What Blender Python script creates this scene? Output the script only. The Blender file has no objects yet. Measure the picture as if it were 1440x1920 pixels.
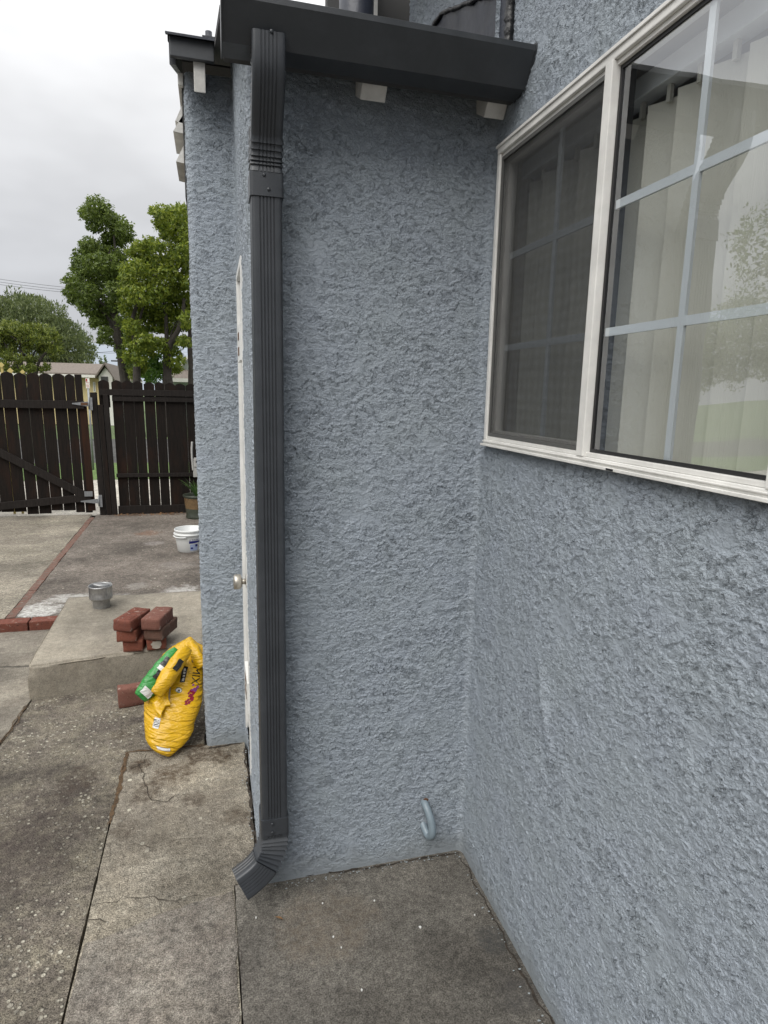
import bpy, bmesh, math, random
import numpy as np
from mathutils import Vector, Matrix, noise as mn

random.seed(7); RNG = np.random.default_rng(7)
S = bpy.context.scene
COL = S.collection
rad = math.radians

# ------------------------------------------------------------------ camera
yaw, pitch, roll = rad(15.24), rad(10.62), rad(1.21)
FPX = 1178.0
F = Vector((math.sin(yaw)*math.cos(pitch), math.cos(yaw)*math.cos(pitch), -math.sin(pitch)))
r0 = Vector((math.cos(yaw), -math.sin(yaw), 0)); u0 = r0.cross(F)
R = r0*math.cos(roll) + u0*math.sin(roll)
U = -r0*math.sin(roll) + u0*math.cos(roll)
CAM = Vector((-0.764, -1.729, 1.5))
cd = bpy.data.cameras.new('camera'); cam = bpy.data.objects.new('camera', cd); COL.objects.link(cam)
M = Matrix((R, U, -F)).transposed().to_4x4(); M.translation = CAM; cam.matrix_world = M
cd.sensor_fit = 'VERTICAL'; cd.sensor_height = 36; cd.lens = 36*FPX/1920
cd.clip_start = 0.05; cd.clip_end = 6000
S.camera = cam
S.render.resolution_x = 768; S.render.resolution_y = 1024

# ------------------------------------------------------------------ world and sun
SUN_EL, SUN_AZ = rad(50), rad(-138)          # azimuth from +y towards +x
w = bpy.data.worlds.new('World'); S.world = w; w.use_nodes = True
nt = w.node_tree; nt.nodes.clear()
def wn(t, **k):
    n = nt.nodes.new(t)
    for a, b in k.items(): setattr(n, a, b)
    return n
out = wn('ShaderNodeOutputWorld')
sky = wn('ShaderNodeTexSky', sky_type='NISHITA', sun_disc=False, sun_elevation=SUN_EL, sun_rotation=SUN_AZ)
b1 = wn('ShaderNodeBackground'); b1.inputs['Strength'].default_value = 0.06
nt.links.new(sky.outputs[0], b1.inputs['Color'])
tc = wn('ShaderNodeTexCoord'); sep = wn('ShaderNodeSeparateXYZ')
nt.links.new(tc.outputs['Generated'], sep.inputs[0])
mr = wn('ShaderNodeMapRange'); mr.inputs['From Min'].default_value = 0; mr.inputs['From Max'].default_value = 1
mr.inputs['To Min'].default_value = 0.43; mr.inputs['To Max'].default_value = 1.9
zp = wn('ShaderNodeMath', operation='POWER'); zp.inputs[1].default_value = 1.5; nt.links.new(sep.outputs['Z'], zp.inputs[0]); nt.links.new(zp.outputs[0], mr.inputs['Value'])
mp = wn('ShaderNodeMapping'); mp.inputs['Scale'].default_value = (1, 1, 2.2); mp.inputs['Location'].default_value = (2.3, .4, .7)
nt.links.new(tc.outputs['Generated'], mp.inputs['Vector'])
cn = wn('ShaderNodeTexNoise'); cn.inputs['Scale'].default_value = 2.6; cn.inputs['Detail'].default_value = 4; cn.inputs['Roughness'].default_value = .5
nt.links.new(mp.outputs[0], cn.inputs['Vector'])
cr = wn('ShaderNodeMapRange'); cr.inputs['From Min'].default_value = .38; cr.inputs['From Max'].default_value = .64
cr.inputs['To Min'].default_value = .84; cr.inputs['To Max'].default_value = 1.10
nt.links.new(cn.outputs[0], cr.inputs['Value'])
mu = wn('ShaderNodeMath', operation='MULTIPLY'); nt.links.new(mr.outputs[0], mu.inputs[0]); nt.links.new(cr.outputs[0], mu.inputs[1])
tint = wn('ShaderNodeMix', data_type='RGBA'); tint.inputs[6].default_value = (.93, .95, 1.0, 1); tint.inputs[7].default_value = (1, 1, 1, 1)
ts = wn('ShaderNodeMapRange'); ts.inputs['From Min'].default_value = .05; ts.inputs['From Max'].default_value = .5
nt.links.new(sep.outputs['Z'], ts.inputs['Value']); nt.links.new(ts.outputs[0], tint.inputs[0])
b2 = wn('ShaderNodeBackground'); nt.links.new(tint.outputs[2], b2.inputs['Color']); nt.links.new(mu.outputs[0], b2.inputs['Strength'])
ms = wn('ShaderNodeMixShader'); ms.inputs[0].default_value = .96
nt.links.new(b1.outputs[0], ms.inputs[1]); nt.links.new(b2.outputs[0], ms.inputs[2]); nt.links.new(ms.outputs[0], out.inputs[0])

sd = bpy.data.lights.new('sun', 'SUN'); so = bpy.data.objects.new('sun', sd); COL.objects.link(so)
sd.energy = 1.5; sd.angle = rad(45); sd.color = (1, .97, .92)
sv = Vector((math.sin(SUN_AZ)*math.cos(SUN_EL), math.cos(SUN_AZ)*math.cos(SUN_EL), math.sin(SUN_EL)))
so.rotation_euler = (-sv).to_track_quat('-Z', 'Y').to_euler()
S.view_settings.view_transform = 'Standard'; S.view_settings.look = 'None'
S.view_settings.exposure = 0.5; S.view_settings.gamma = 1

# ------------------------------------------------------------------ helpers
def on(px, py, ax, v):
    """world point where the sight line of a photo pixel meets the plane axis = v (used for measuring)"""
    d = F*FPX + R*(px-720) + U*(960-py)
    return CAM + d*((v-CAM[ax])/d[ax])

class NT:
    """small material builder"""
    def __init__(s, name, col=(.5, .5, .5), rough=.6, metal=0, spec=.5):
        s.m = bpy.data.materials.new(name); s.m.use_nodes = True
        s.t = s.m.node_tree; s.p = s.t.nodes['Principled BSDF']; s.o = s.t.nodes['Material Output']
        s.set('Base Color', (*col, 1)); s.set('Roughness', rough); s.set('Metallic', metal); s.set('Specular IOR Level', spec)
        s._tc = None
    def set(s, k, v):
        if isinstance(v, bpy.types.NodeSocket): s.t.links.new(v, s.p.inputs[k])
        else: s.p.inputs[k].default_value = v
    def n(s, t, **k):
        n = s.t.nodes.new(t)
        for a, b in k.items(): setattr(n, a, b)
        return n
    def lk(s, a, b):
        if isinstance(a, bpy.types.NodeSocket): s.t.links.new(a, b)
        else: b.default_value = a
    def co(s, scale=(1, 1, 1), loc=(0, 0, 0), rot=(0, 0, 0)):
        if not s._tc: s._tc = s.n('ShaderNodeTexCoord')
        m = s.n('ShaderNodeMapping'); m.inputs['Scale'].default_value = scale; m.inputs['Location'].default_value = loc
        m.inputs['Rotation'].default_value = rot
        s.t.links.new(s._tc.outputs['Object'], m.inputs[0]); return m.outputs[0]
    def noise(s, v, sc, det=4, ro=.5, dist=0, out=0):
        n = s.n('ShaderNodeTexNoise'); s.lk(v, n.inputs['Vector']); n.inputs['Scale'].default_value = sc
        n.inputs['Detail'].default_value = det; n.inputs['Roughness'].default_value = ro; n.inputs['Distortion'].default_value = dist
        return n.outputs[out]
    def vor(s, v, sc, feat='F1', out='Distance', rnd=1):
        n = s.n('ShaderNodeTexVoronoi', feature=feat); s.lk(v, n.inputs['Vector']); n.inputs['Scale'].default_value = sc
        n.inputs['Randomness'].default_value = rnd
        return n.outputs[out]
    def ma(s, op, a, b=0, c=None, clamp=False):
        n = s.n('ShaderNodeMath', operation=op, use_clamp=clamp); s.lk(a, n.inputs[0]); s.lk(b, n.inputs[1])
        if c is not None: s.lk(c, n.inputs[2])
        return n.outputs[0]
    def vm(s, op, a, b):
        n = s.n('ShaderNodeVectorMath', operation=op); s.lk(a, n.inputs[0]); s.lk(b, n.inputs[1]); return n.outputs[0]
    def mrg(s, v, a, b, c=0., d=1., smooth=False):
        n = s.n('ShaderNodeMapRange'); s.lk(v, n.inputs[0])
        if smooth: n.interpolation_type = 'SMOOTHSTEP'
        for i, x in enumerate((a, b, c, d)): s.lk(x, n.inputs[i+1])
        return n.outputs[0]
    def mix(s, f, a, b, bt='MIX'):
        n = s.n('ShaderNodeMix', data_type='RGBA', blend_type=bt); s.lk(f, n.inputs[0])
        for v, i in ((a, 6), (b, 7)):
            if isinstance(v, tuple) and len(v) == 3: v = (*v, 1)
            s.lk(v, n.inputs[i])
        return n.outputs[2]
    def ramp(s, v, pts):
        n = s.n('ShaderNodeValToRGB'); s.lk(v, n.inputs[0]); e = n.color_ramp.elements
        while len(e) < len(pts): e.new(.5)
        for i, (p, c) in enumerate(pts): e[i].position = p; e[i].color = (*c, 1) if len(c) == 3 else c
        return n.outputs[0]
    def xyz(s, v):
        n = s.n('ShaderNodeSeparateXYZ'); s.lk(v, n.inputs[0]); return n.outputs
    def bump(s, h, dist=.01, st=1, nrm=None):
        n = s.n('ShaderNodeBump'); s.lk(h, n.inputs['Height']); n.inputs['Distance'].default_value = dist; n.inputs['Strength'].default_value = st
        if nrm is not None: s.lk(nrm, n.inputs['Normal'])
        s.t.links.new(n.outputs[0], s.p.inputs['Normal']); return n.outputs[0]

def simple(name, col, rough=.6, metal=0, spec=.5, var=.0, vs=20, bump=0, bs=60):
    m = NT(name, col, rough, metal, spec)
    c = m.co()
    if var:
        n = m.noise(c, vs, 5, .6)
        f = m.mrg(n, .3, .7)
        m.set('Base Color', m.mix(f, tuple(x*(1-var) for x in col), tuple(min(1, x*(1+var)) for x in col)))
    if bump: m.bump(m.noise(c, bs, 5, .6), bump)
    return m.m

def link(o, parent=None):
    COL.objects.link(o)
    if parent is not None:
        o.parent = parent; o.matrix_parent_inverse = Matrix.Translation(-parent.location)
    return o
def meshobj(name, verts, faces, mat, parent=None, smooth=False):
    me = bpy.data.meshes.new(name); me.from_pydata([tuple(v) for v in verts], [], faces); me.update()
    mats = mat if isinstance(mat, (list, tuple)) else [mat]
    for x in mats: me.materials.append(x)
    if smooth: me.polygons.foreach_set('use_smooth', [True]*len(me.polygons))
    return link(bpy.data.objects.new(name, me), parent)
def from_bm(name, bm, mat, parent=None, smooth=False, bevel=0, seg=2):
    if bevel:
        bmesh.ops.bevel(bm, geom=[e for e in bm.edges], offset=bevel, segments=seg, affect='EDGES', profile=.6)
    bmesh.ops.recalc_face_normals(bm, faces=bm.faces)
    me = bpy.data.meshes.new(name); bm.to_mesh(me); bm.free()
    mats = mat if isinstance(mat, (list, tuple)) else [mat]
    for x in mats: me.materials.append(x)
    if smooth:
        me.polygons.foreach_set('use_smooth', [True]*len(me.polygons))
    return link(bpy.data.objects.new(name, me), parent)
def bx(bm, a, b, mat=0, rot=None):
    a = Vector(a); b = Vector(b); c = (a+b)/2; s = b-a
    r = bmesh.ops.create_cube(bm, size=1)
    for v in r['verts']:
        p = Vector((v.co.x*s.x, v.co.y*s.y, v.co.z*s.z))
        if rot is not None: p = rot @ p
        v.co = c + p
    for f in {f for v in r['verts'] for f in v.link_faces}: f.material_index = mat
    return r['verts']
def tube(bm, pts, rr, n=10, cap=True, mat=0):
    pts = [Vector(p) for p in pts]
    if not hasattr(rr, '__len__'): rr = [rr]*len(pts)
    rings = []; up = None
    for i, p in enumerate(pts):
        d = (pts[min(i+1, len(pts)-1)] - pts[max(i-1, 0)]).normalized()
        if up is None: up = d.orthogonal().normalized()
        a = (up - d*up.dot(d)).normalized(); up = a; b = d.cross(a)
        rings.append([bm.verts.new(p + (a*math.cos(2*math.pi*k/n) + b*math.sin(2*math.pi*k/n))*rr[i]) for k in range(n)])
    for i in range(len(rings)-1):
        for k in range(n):
            f = bm.faces.new((rings[i][k], rings[i][(k+1) % n], rings[i+1][(k+1) % n], rings[i+1][k])); f.material_index = mat; f.smooth = True
    if cap:
        bm.faces.new(rings[0][::-1]).material_index = mat; bm.faces.new(rings[-1]).material_index = mat
def lathe(bm, prof, c=(0, 0, 0), n=40, mat=0):
    c = Vector(c); rings = []
    for r_, z in prof:
        rings.append([bm.verts.new(c+Vector((r_*math.cos(2*math.pi*k/n), r_*math.sin(2*math.pi*k/n), z))) for k in range(n)])
    for i in range(len(rings)-1):
        for k in range(n):
            f = bm.faces.new((rings[i][k], rings[i][(k+1) % n], rings[i+1][(k+1) % n], rings[i+1][k])); f.material_index = mat; f.smooth = True
def thing(name, label, cat, loc=(0, 0, 0), group=None):
    o = bpy.data.objects.new(name, None); COL.objects.link(o); o.location = loc; o.empty_display_size = .1
    return tag(o, label, cat, group)
def tag(o, label, cat, group=None, kind=None):
    if label: o['label'] = label
    if cat: o['category'] = cat
    if group: o['group'] = group
    if kind: o['kind'] = kind
    return o
def struct(o): o['kind'] = 'structure'; return o
def box(name, a, b, mat, parent=None, bevel=0):
    bm = bmesh.new(); bx(bm, a, b); return from_bm(name, bm, mat, parent, bevel=bevel)
def prism(name, poly, z0, z1, mat, parent=None, jag=0, step=.03):
    """slab from a plan polygon, z may be a function of (x, y)"""
    P = [Vector((p[0], p[1])) for p in poly]; Q = []
    for i, a in enumerate(P):
        b = P[(i+1) % len(P)]; L = (b-a).length; n = max(1, int(L/step)) if jag else 1
        nr = Vector((-(b-a).y, (b-a).x)).normalized()
        for k in range(n):
            p = a.lerp(b, k/n)
            if jag and k: p = p + nr*jag*(mn.noise(Vector((p.x*9, p.y*9, 3)))*1.3 + mn.noise(Vector((p.x*40, p.y*40, 1)))*.7)
            Q.append(p)
    zf = z1 if callable(z1) else (lambda x, y: z1)
    n = len(Q)
    V = [(p.x, p.y, zf(p.x, p.y)) for p in Q] + [(p.x, p.y, z0) for p in Q]
    Fc = [tuple(range(n))] + [(i, i+n, (i+1) % n + n, (i+1) % n) for i in range(n)]
    bm = bmesh.new(); vs = [bm.verts.new(v) for v in V]
    for f in Fc: bm.faces.new([vs[i] for i in f])
    return from_bm(name, bm, mat, parent)

# ------------------------------------------------------------------ materials
def m_stucco():
    m = NT('blue_grey_painted_stucco', (.21, .265, .31), .55, spec=.35)
    c = m.co((1, 1, 1.2))
    wv = m.vm('SUBTRACT', m.noise(c, 12, 3, .5, out=1), (.5, .5, .5))
    s = m.n('ShaderNodeVectorMath', operation='SCALE'); m.lk(wv, s.inputs[0]); s.inputs['Scale'].default_value = .018
    cw = m.vm('ADD', c, s.outputs[0])
    big = m.noise(c, 2.6, 2, .5)
    mid = m.noise(c, 7, 3, .5)
    # trowelled plates: ragged sawtooth contours of a fractal field
    oz = m.xyz(m.co())[2]
    n1 = m.noise(cw, 15, 6, .62)
    f1 = m.ma('FRACT', m.ma('ADD', m.ma('MULTIPLY', n1, 6.0), m.ma('MULTIPLY', oz, -27)))      # lips lap downwards like dragged plaster
    h1 = m.ramp(f1, [(0, (0, 0, 0)), (.10, (.30, .30, .30)), (.55, (.62, .62, .62)), (.93, (1, 1, 1)), (1, (0, 0, 0))])
    n2 = m.noise(m.vm('ADD', cw, (4.1, 2.2, 7.3)), 40, 5, .66)
    f2 = m.ma('FRACT', m.ma('ADD', m.ma('MULTIPLY', n2, 5.0), m.ma('MULTIPLY', oz, -70)))
    h2 = m.ramp(f2, [(0, (0, 0, 0)), (.5, (.55, .55, .55)), (.86, (1, 1, 1)), (1, (0, 0, 0))])
    # flat, fully trowelled islands
    flat = m.mrg(mid, .58, .68, 1, .25, True)
    k1 = m.mrg(big, .36, .64, .65, 1.15)
    fine = m.noise(c, 170, 3, .75)
    h = m.ma('MULTIPLY', m.ma('MULTIPLY', h1, .0049), k1)
    h = m.ma('ADD', h, m.ma('MULTIPLY', m.ma('MULTIPLY', h2, .0027), flat))
    h = m.ma('MULTIPLY', h, m.mrg(flat, .25, 1, .6, 1))
    h = m.ma('ADD', h, m.ma('MULTIPLY', fine, .0011))
    ob = m.xyz(m.co())
    h = m.ma('MULTIPLY', h, m.mrg(ob[2], .0, .07, .25, 1))
    # a plastered-over bulge low on the window wall and a smooth filled patch near the inner corner
    def spot(px_, cx, sx_, pz_, cz, sz_):
        a_ = m.ma('DIVIDE', m.ma('SUBTRACT', px_, cx), sx_); b_ = m.ma('DIVIDE', m.ma('SUBTRACT', pz_, cz), sz_)
        return m.ma('POWER', 2.718, m.ma('MULTIPLY', m.ma('ADD', m.ma('MULTIPLY', a_, a_), m.ma('MULTIPLY', b_, b_)), -1))
    h = m.ma('ADD', h, m.ma('MULTIPLY', m.ma('MULTIPLY', spot(m.ma('ADD', ob[1], m.ma('MULTIPLY', ob[2], -.35)), -.735, .022, ob[2], .76, .10), m.ma('GREATER_THAN', ob[0], -.006)), .014))
    h = m.ma('ADD', h, m.ma('MULTIPLY', m.noise(c, 3.2, 2, .5), .010))
    d = m.n('ShaderNodeDisplacement'); m.lk(h, d.inputs['Height']); d.inputs['Midlevel'].default_value = .0065; d.inputs['Scale'].default_value = 1
    m.t.links.new(d.outputs[0], m.o.inputs['Displacement'])
    m.m.displacement_method = 'BOTH'
    # paint tone drifts slightly between greener and bluer, with dust towards the base
    v = m.noise(c, 5, 4, .6)
    base = m.mix(m.mrg(v, .35, .65), (.300, .338, .374), (.303, .340, .388))
    dust = m.mrg(m.noise(c, 30, 5, .7), .62, .74)
    m.set('Base Color', m.mix(m.ma('MULTIPLY', dust, .10), base, (.42, .44, .44)))
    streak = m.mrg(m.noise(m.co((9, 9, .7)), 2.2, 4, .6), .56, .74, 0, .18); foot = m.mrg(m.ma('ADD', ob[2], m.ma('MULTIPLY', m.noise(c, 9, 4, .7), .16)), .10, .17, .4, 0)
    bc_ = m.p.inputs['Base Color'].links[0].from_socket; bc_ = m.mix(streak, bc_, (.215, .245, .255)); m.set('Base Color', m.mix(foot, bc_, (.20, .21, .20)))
    m.set('Roughness', m.mrg(fine, .3, .7, .42, .62))
    return m.m
M_STUCCO = m_stucco()

def m_concrete(name, c1, c2, c3, peb=0., gr=1., seed=0, bump=.004, stains=(), cracks=0., fs=1.0):
    """weathered concrete: tone drift, sandy grain, optional exposed pebbles, named stain spots (x, y, r, colour, amount)"""
    m = NT(name, c1, .88, spec=.25)
    c = m.co((1, 1, 1), (seed*3.7, seed*1.9, 0)); c0 = m.co()
    a = m.mrg(m.noise(c, 2.2*fs, 6, .62, .6), .36, .66)
    b = m.mrg(m.noise(c, 9*fs, 6, .7), .42, .68)
    col = m.mix(a, c1, c2); col = m.mix(m.ma('MULTIPLY', b, .7), col, c3)
    grain = m.noise(c, 260, 2, .7); g2 = m.noise(c, 90, 4, .7)
    col = m.mix(m.mrg(grain, .5-.14/gr, .5+.14/gr, .0, 1), m.mix(1, col, (.48, .46, .44), 'MULTIPLY'), m.mix(1, col, (1.55, 1.53, 1.48), 'MULTIPLY'))
    col = m.mix(m.mrg(g2, .30, .46, .9*gr, 0), col, tuple(x*.35 for x in c1))
    g3 = m.mrg(m.noise(c, 42, 5, .78), .33, .67, 1-.42*gr, 1+.48*gr)
    v3 = m.n('ShaderNodeVectorMath', operation='SCALE'); m.lk(col, v3.inputs[0]); m.lk(g3, v3.inputs['Scale']); col = v3.outputs[0]
    h = m.ma('ADD', m.ma('MULTIPLY', grain, .35*gr), m.ma('MULTIPLY', g2, .8*gr))
    if peb:
        vd = m.vor(c, 48); vc = m.xyz(m.vor(c, 48, out='Color'))
        cov = m.mrg(m.noise(c, 3.4, 4, .6), .36, .52)
        keep = m.ma('MULTIPLY', m.mrg(vc[0], 1-peb, 1-peb+.05), cov)
        k = m.ma('MULTIPLY', m.mrg(m.ma('ADD', vd, m.ma('MULTIPLY', vc[2], .22)), .36, .44, 1, 0), keep)
        pc = m.mix(vc[1], (.22, .20, .17), (.52, .49, .40))
        col = m.mix(k, col, pc); h = m.ma('ADD', h, m.ma('MULTIPLY', k, .8))
        # pitted gaps between stones
        vd2 = m.vor(c, 120); h = m.ma('ADD', h, m.ma('MULTIPLY', m.mrg(vd2, .1, .5, 1, 0), .5))
    gb = m.mrg(m.noise(c, 1.3, 6, .72), .36, .62, .62, 1.28); v4 = m.n('ShaderNodeVectorMath', operation='SCALE'); m.lk(col, v4.inputs[0]); m.lk(gb, v4.inputs['Scale']); col = v4.outputs[0]
    ob = m.xyz(c0); wob = m.noise(c0, 7, 6, .72)
    for sx, sy, sr, sc, am in stains:
        dx = m.ma('SUBTRACT', ob[0], sx); dy = m.ma('SUBTRACT', ob[1], sy)
        dd = m.ma('SQRT', m.ma('ADD', m.ma('MULTIPLY', dx, dx), m.ma('MULTIPLY', dy, dy)))
        q = m.mrg(m.ma('ADD', m.ma('DIVIDE', dd, sr), m.ma('MULTIPLY', m.ma('SUBTRACT', wob, .5), 3.2)), .55, 1.05, am, 0)
        q = m.ma('MULTIPLY', q, m.mrg(m.noise(c0, 38, 5, .75), .38, .60, .25, 1.05)); col = m.mix(q, col, sc)
    if cracks:
        e = m.vor(m.vm('ADD', c, m.vm('MULTIPLY', m.noise(c, 6, 4, .6, out=1), (.12, .12, 0))), cracks, 'DISTANCE_TO_EDGE')
        ck = m.mrg(e, 0, .012, 1, 0); col = m.mix(ck, col, tuple(x*.25 for x in c1)); h = m.ma('SUBTRACT', h, m.ma('MULTIPLY', ck, 1.2))
    h = m.ma('ADD', h, m.ma('MULTIPLY', m.noise(c, 14, 4, .6), 1.6))
    m.set('Base Color', col); m.bump(h, bump)
    return m.m

def m_metal_paint(name, col, rough=.38, orange=.0003):
    m = NT(name, col, rough, spec=.5); c = m.co()
    m.bump(m.noise(c, 400, 2, .5), orange)
    d = m.mrg(m.noise(c, 14, 5, .7), .45, .8)
    m.set('Base Color', m.mix(m.ma('MULTIPLY', d, .4), col, tuple(min(1, x*1.7+.01) for x in col)))
    m.set('Roughness', m.mrg(m.noise(c, 9, 4, .6), .3, .7, rough-.08, rough+.12))
    return m.m
M_SPOUT = m_metal_paint('charcoal_aluminium', (.036, .040, .046), .36)
M_GUTTER = m_metal_paint('dark_gutter_enamel', (.036, .040, .045), .42)
M_WHITE = simple('chalky_white_paint', (.62, .61, .58), .6, var=.16, vs=18, bump=.002, bs=45)
M_FRAME = simple('off_white_aluminium', (.72, .71, .68), .45, var=.12, vs=14, bump=.0005, bs=60)
M_MUNTIN = simple('pale_grid_bar', (.62, .66, .70), .4)
M_RUBBER = simple('black_glazing_gasket', (.012, .012, .013), .5)
M_FLASH = simple('blue_black_roofing_felt', (.020, .024, .036), .45, var=.4, vs=9, bump=.004, bs=16)
M_TAR = simple('black_tar', (.006, .006, .007), .3, bump=.006, bs=40)
M_ROOF = simple('dark_roll_roofing', (.04, .04, .042), .9, var=.3, vs=120, bump=.003, bs=200)
M_ROOM = simple('room_plaster', (.55, .52, .47), .9)
M_DOORW = simple('worn_white_door_paint', (.68, .68, .66), .5, var=.1, vs=12, bump=.001, bs=40)
M_RUST = simple('rusty_steel', (.10, .045, .02), .8, var=.5, vs=90)
M_NICKEL = simple('dull_nickel', (.50, .47, .42), .4, .85)
M_GALV = simple('galvanised_steel', (.36, .36, .36), .42, .8, var=.25, vs=50)
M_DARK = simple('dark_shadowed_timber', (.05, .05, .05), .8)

def m_glass():
    m = NT('window_glass'); t = m.t
    gi = m.n('ShaderNodeNewGeometry'); dt = m.n('ShaderNodeVectorMath', operation='DOT_PRODUCT'); m.lk(gi.outputs['Incoming'], dt.inputs[0]); m.lk(gi.outputs['Normal'], dt.inputs[1])
    k = m.ma('POWER', m.ma('SUBTRACT', 1.0, m.ma('ABSOLUTE', dt.outputs['Value'])), 5); sch = m.ma('ADD', .17, m.ma('MULTIPLY', k, .925))
    gl = m.n('ShaderNodeBsdfGlossy'); gl.inputs['Roughness'].default_value = .0; gl.inputs['Color'].default_value = (.95, .97, 1, 1)
    c = m.co(); bn = m.n('ShaderNodeBump'); m.lk(m.noise(c, 3, 2, .5), bn.inputs['Height']); bn.inputs['Distance'].default_value = .002
    m.lk(bn.outputs[0], gl.inputs['Normal'])
    tr = m.n('ShaderNodeBsdfTransparent'); tr.inputs[0].default_value = (.97, .985, .98, 1)
    mx = m.n('ShaderNodeMixShader'); f = m.ma('MINIMUM', m.ma('MULTIPLY', sch, 1.35), 1.)
    m.lk(f, mx.inputs[0]); m.lk(tr.outputs[0], mx.inputs[1]); m.lk(gl.outputs[0], mx.inputs[2]); m.lk(mx.outputs[0], m.o.inputs[0])
    return m.m
M_GLASS = m_glass()
def m_screen():
    m = NT('insect_screen_mesh', (.035, .036, .036), .7)
    c = m.co(); x = m.xyz(c)
    tr = m.n('ShaderNodeBsdfTransparent'); mx = m.n('ShaderNodeMixShader')
    a = m.ma('FRACT', m.ma('MULTIPLY', x[1], 620)); b = m.ma('FRACT', m.ma('MULTIPLY', x[2], 620))
    k = m.ma('MAXIMUM', m.ma('GREATER_THAN', a, .64), m.ma('GREATER_THAN', b, .64))
    m.lk(k, mx.inputs[0]); m.lk(tr.outputs[0], mx.inputs[1]); m.lk(m.p.outputs[0], mx.inputs[2]); m.lk(mx.outputs[0], m.o.inputs[0])
    return m.m
M_SCREEN = m_screen()
def m_vane():
    m = NT('cream_blind_fabric', (.55, .545, .49), .7); c = m.co((60, 60, 2))
    m.bump(m.noise(c, 8, 3, .5), .0008)
    return m.m
M_VANE = m_vane()

# ------------------------------------------------------------------ the house
house = thing('house', 'blue grey stucco house wall with white slider window and dark lean to roof', 'house', (0, 0, 0))
SL = .386
def roofz(y): return 2.315 + SL*(y+.17)
WY0, WY1, WZ0, WZ1 = -1.55, -.060, 1.375, 2.140      # window opening

def wall_sheet():
    # plan path with rounded outside corners; each station: (x, y, top z)
    st = []
    def seg(a, b, step, top, end=False):
        a = Vector(a); b = Vector(b); n = max(1, int(round((b-a).length/step)))
        for k in range(n + (1 if end else 0)):
            p = a.lerp(b, k/n); st.append((p.x, p.y, top(p) if callable(top) else top))
    def arc(c, r, a0, a1, n, top):
        for k in range(n):
            a = a0 + (a1-a0)*k/n; p = Vector((c[0]+r*math.cos(a), c[1]+r*math.sin(a)))
            st.append((p.x, p.y, top(p) if callable(top) else top))
    H = 3.12
    ys = [-3.2, -2.9, -2.6, -2.3, -2.0, -1.8, WY0]
    for y in ys: st.append((0, y, H))
    seg((0, -1.50), (0, -1.25), .02, H)
    # make the column of the window jamb fall exactly on WY1
    n = int((-1.25-WY1)/-.0036); 
    for k in range(n): st.append((0, -1.25+(WY1+1.25)*k/n, H))
    seg((0, WY1), (0, -.022), .0036, H)
    arc((-.022, -.022), .022, 0, math.pi/2, 8, lambda p: H)
    nA = len(st)
    seg((-.022, 0), (-.635, 0), .0031, 2.30)
    arc((-.635, .025), .025, -math.pi/2, -math.pi, 9, lambda p: roofz(p.y)-.045)
    seg((-.66, .025), (-.66, .824), .005, lambda p: roofz(p.y)-.045)
    arc((-.672, .824), .012, 0, math.pi/2, 4, lambda p: roofz(p.y)-.045)
    seg((-.672, .836), (-.808, .836), .0035, 2.60)
    arc((-.808, .858), .022, -math.pi/2, -math.pi, 8, lambda p: 2.60)
    seg((-.83, .858), (-.83, 1.6), .01, 2.60)
    seg((-.83, 1.6), (-.83, 6.28), .2, 2.60, True)
    rows = 780
    st = np.array(st); nc = len(st)
    lo = int(rows*.455); hi = int(rows*.70)
    zc = np.concatenate([np.linspace(-.03, WZ0, lo, endpoint=False), np.linspace(WZ0, WZ1, hi-lo, endpoint=False), np.linspace(WZ1, 3.12, rows-hi)])
    zz = np.repeat(zc[:, None], nc, 1)
    # blend the first columns of wall A so the tops step cleanly
    V = np.empty((rows, nc, 3)); V[:, :, 0] = st[:, 0]; V[:, :, 1] = st[:, 1]; V[:, :, 2] = zz
    idx = np.arange(rows*nc).reshape(rows, nc)
    q = np.stack([idx[:-1, :-1], idx[:-1, 1:], idx[1:, 1:], idx[1:, :-1]], -1)
    keep = np.ones(q.shape[:2], bool)
    ym = (st[:-1, 1]+st[1:, 1])/2; xm = (st[:-1, 0]+st[1:, 0])/2
    inwin = (xm > -.001) & (ym > WY0) & (ym < WY1)
    keep[lo:hi, inwin] = False
    zm = (zz[:-1, :-1]+zz[1:, 1:])/2
    indoor = (xm < -.655)[None, :] & (xm > -.665)[None, :] & (ym > .445)[None, :] & (ym < .79)[None, :] & (zm > .105) & (zm < 1.91)
    keep[indoor] = False
    keep &= zm < (np.minimum(st[:-1, 2], st[1:, 2])[None, :]+.001)
    q = q[keep][:, ::-1]
    me = bpy.data.meshes.new('wall'); nv = rows*nc; nf = len(q)
    me.vertices.add(nv); me.vertices.foreach_set('co', V.reshape(-1))
    me.loops.add(nf*4); me.loops.foreach_set('vertex_index', q.reshape(-1).astype(np.int32))
    me.polygons.add(nf); me.polygons.foreach_set('loop_start', np.arange(0, nf*4, 4, dtype=np.int32)); me.polygons.foreach_set('loop_total', np.full(nf, 4, np.int32))
    me.polygons.foreach_set('use_smooth', np.ones(nf, bool)); me.update(calc_edges=True); me.validate()
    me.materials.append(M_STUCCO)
    o = link(bpy.data.objects.new('wall', me), house)
    return o
wall_sheet()
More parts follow.
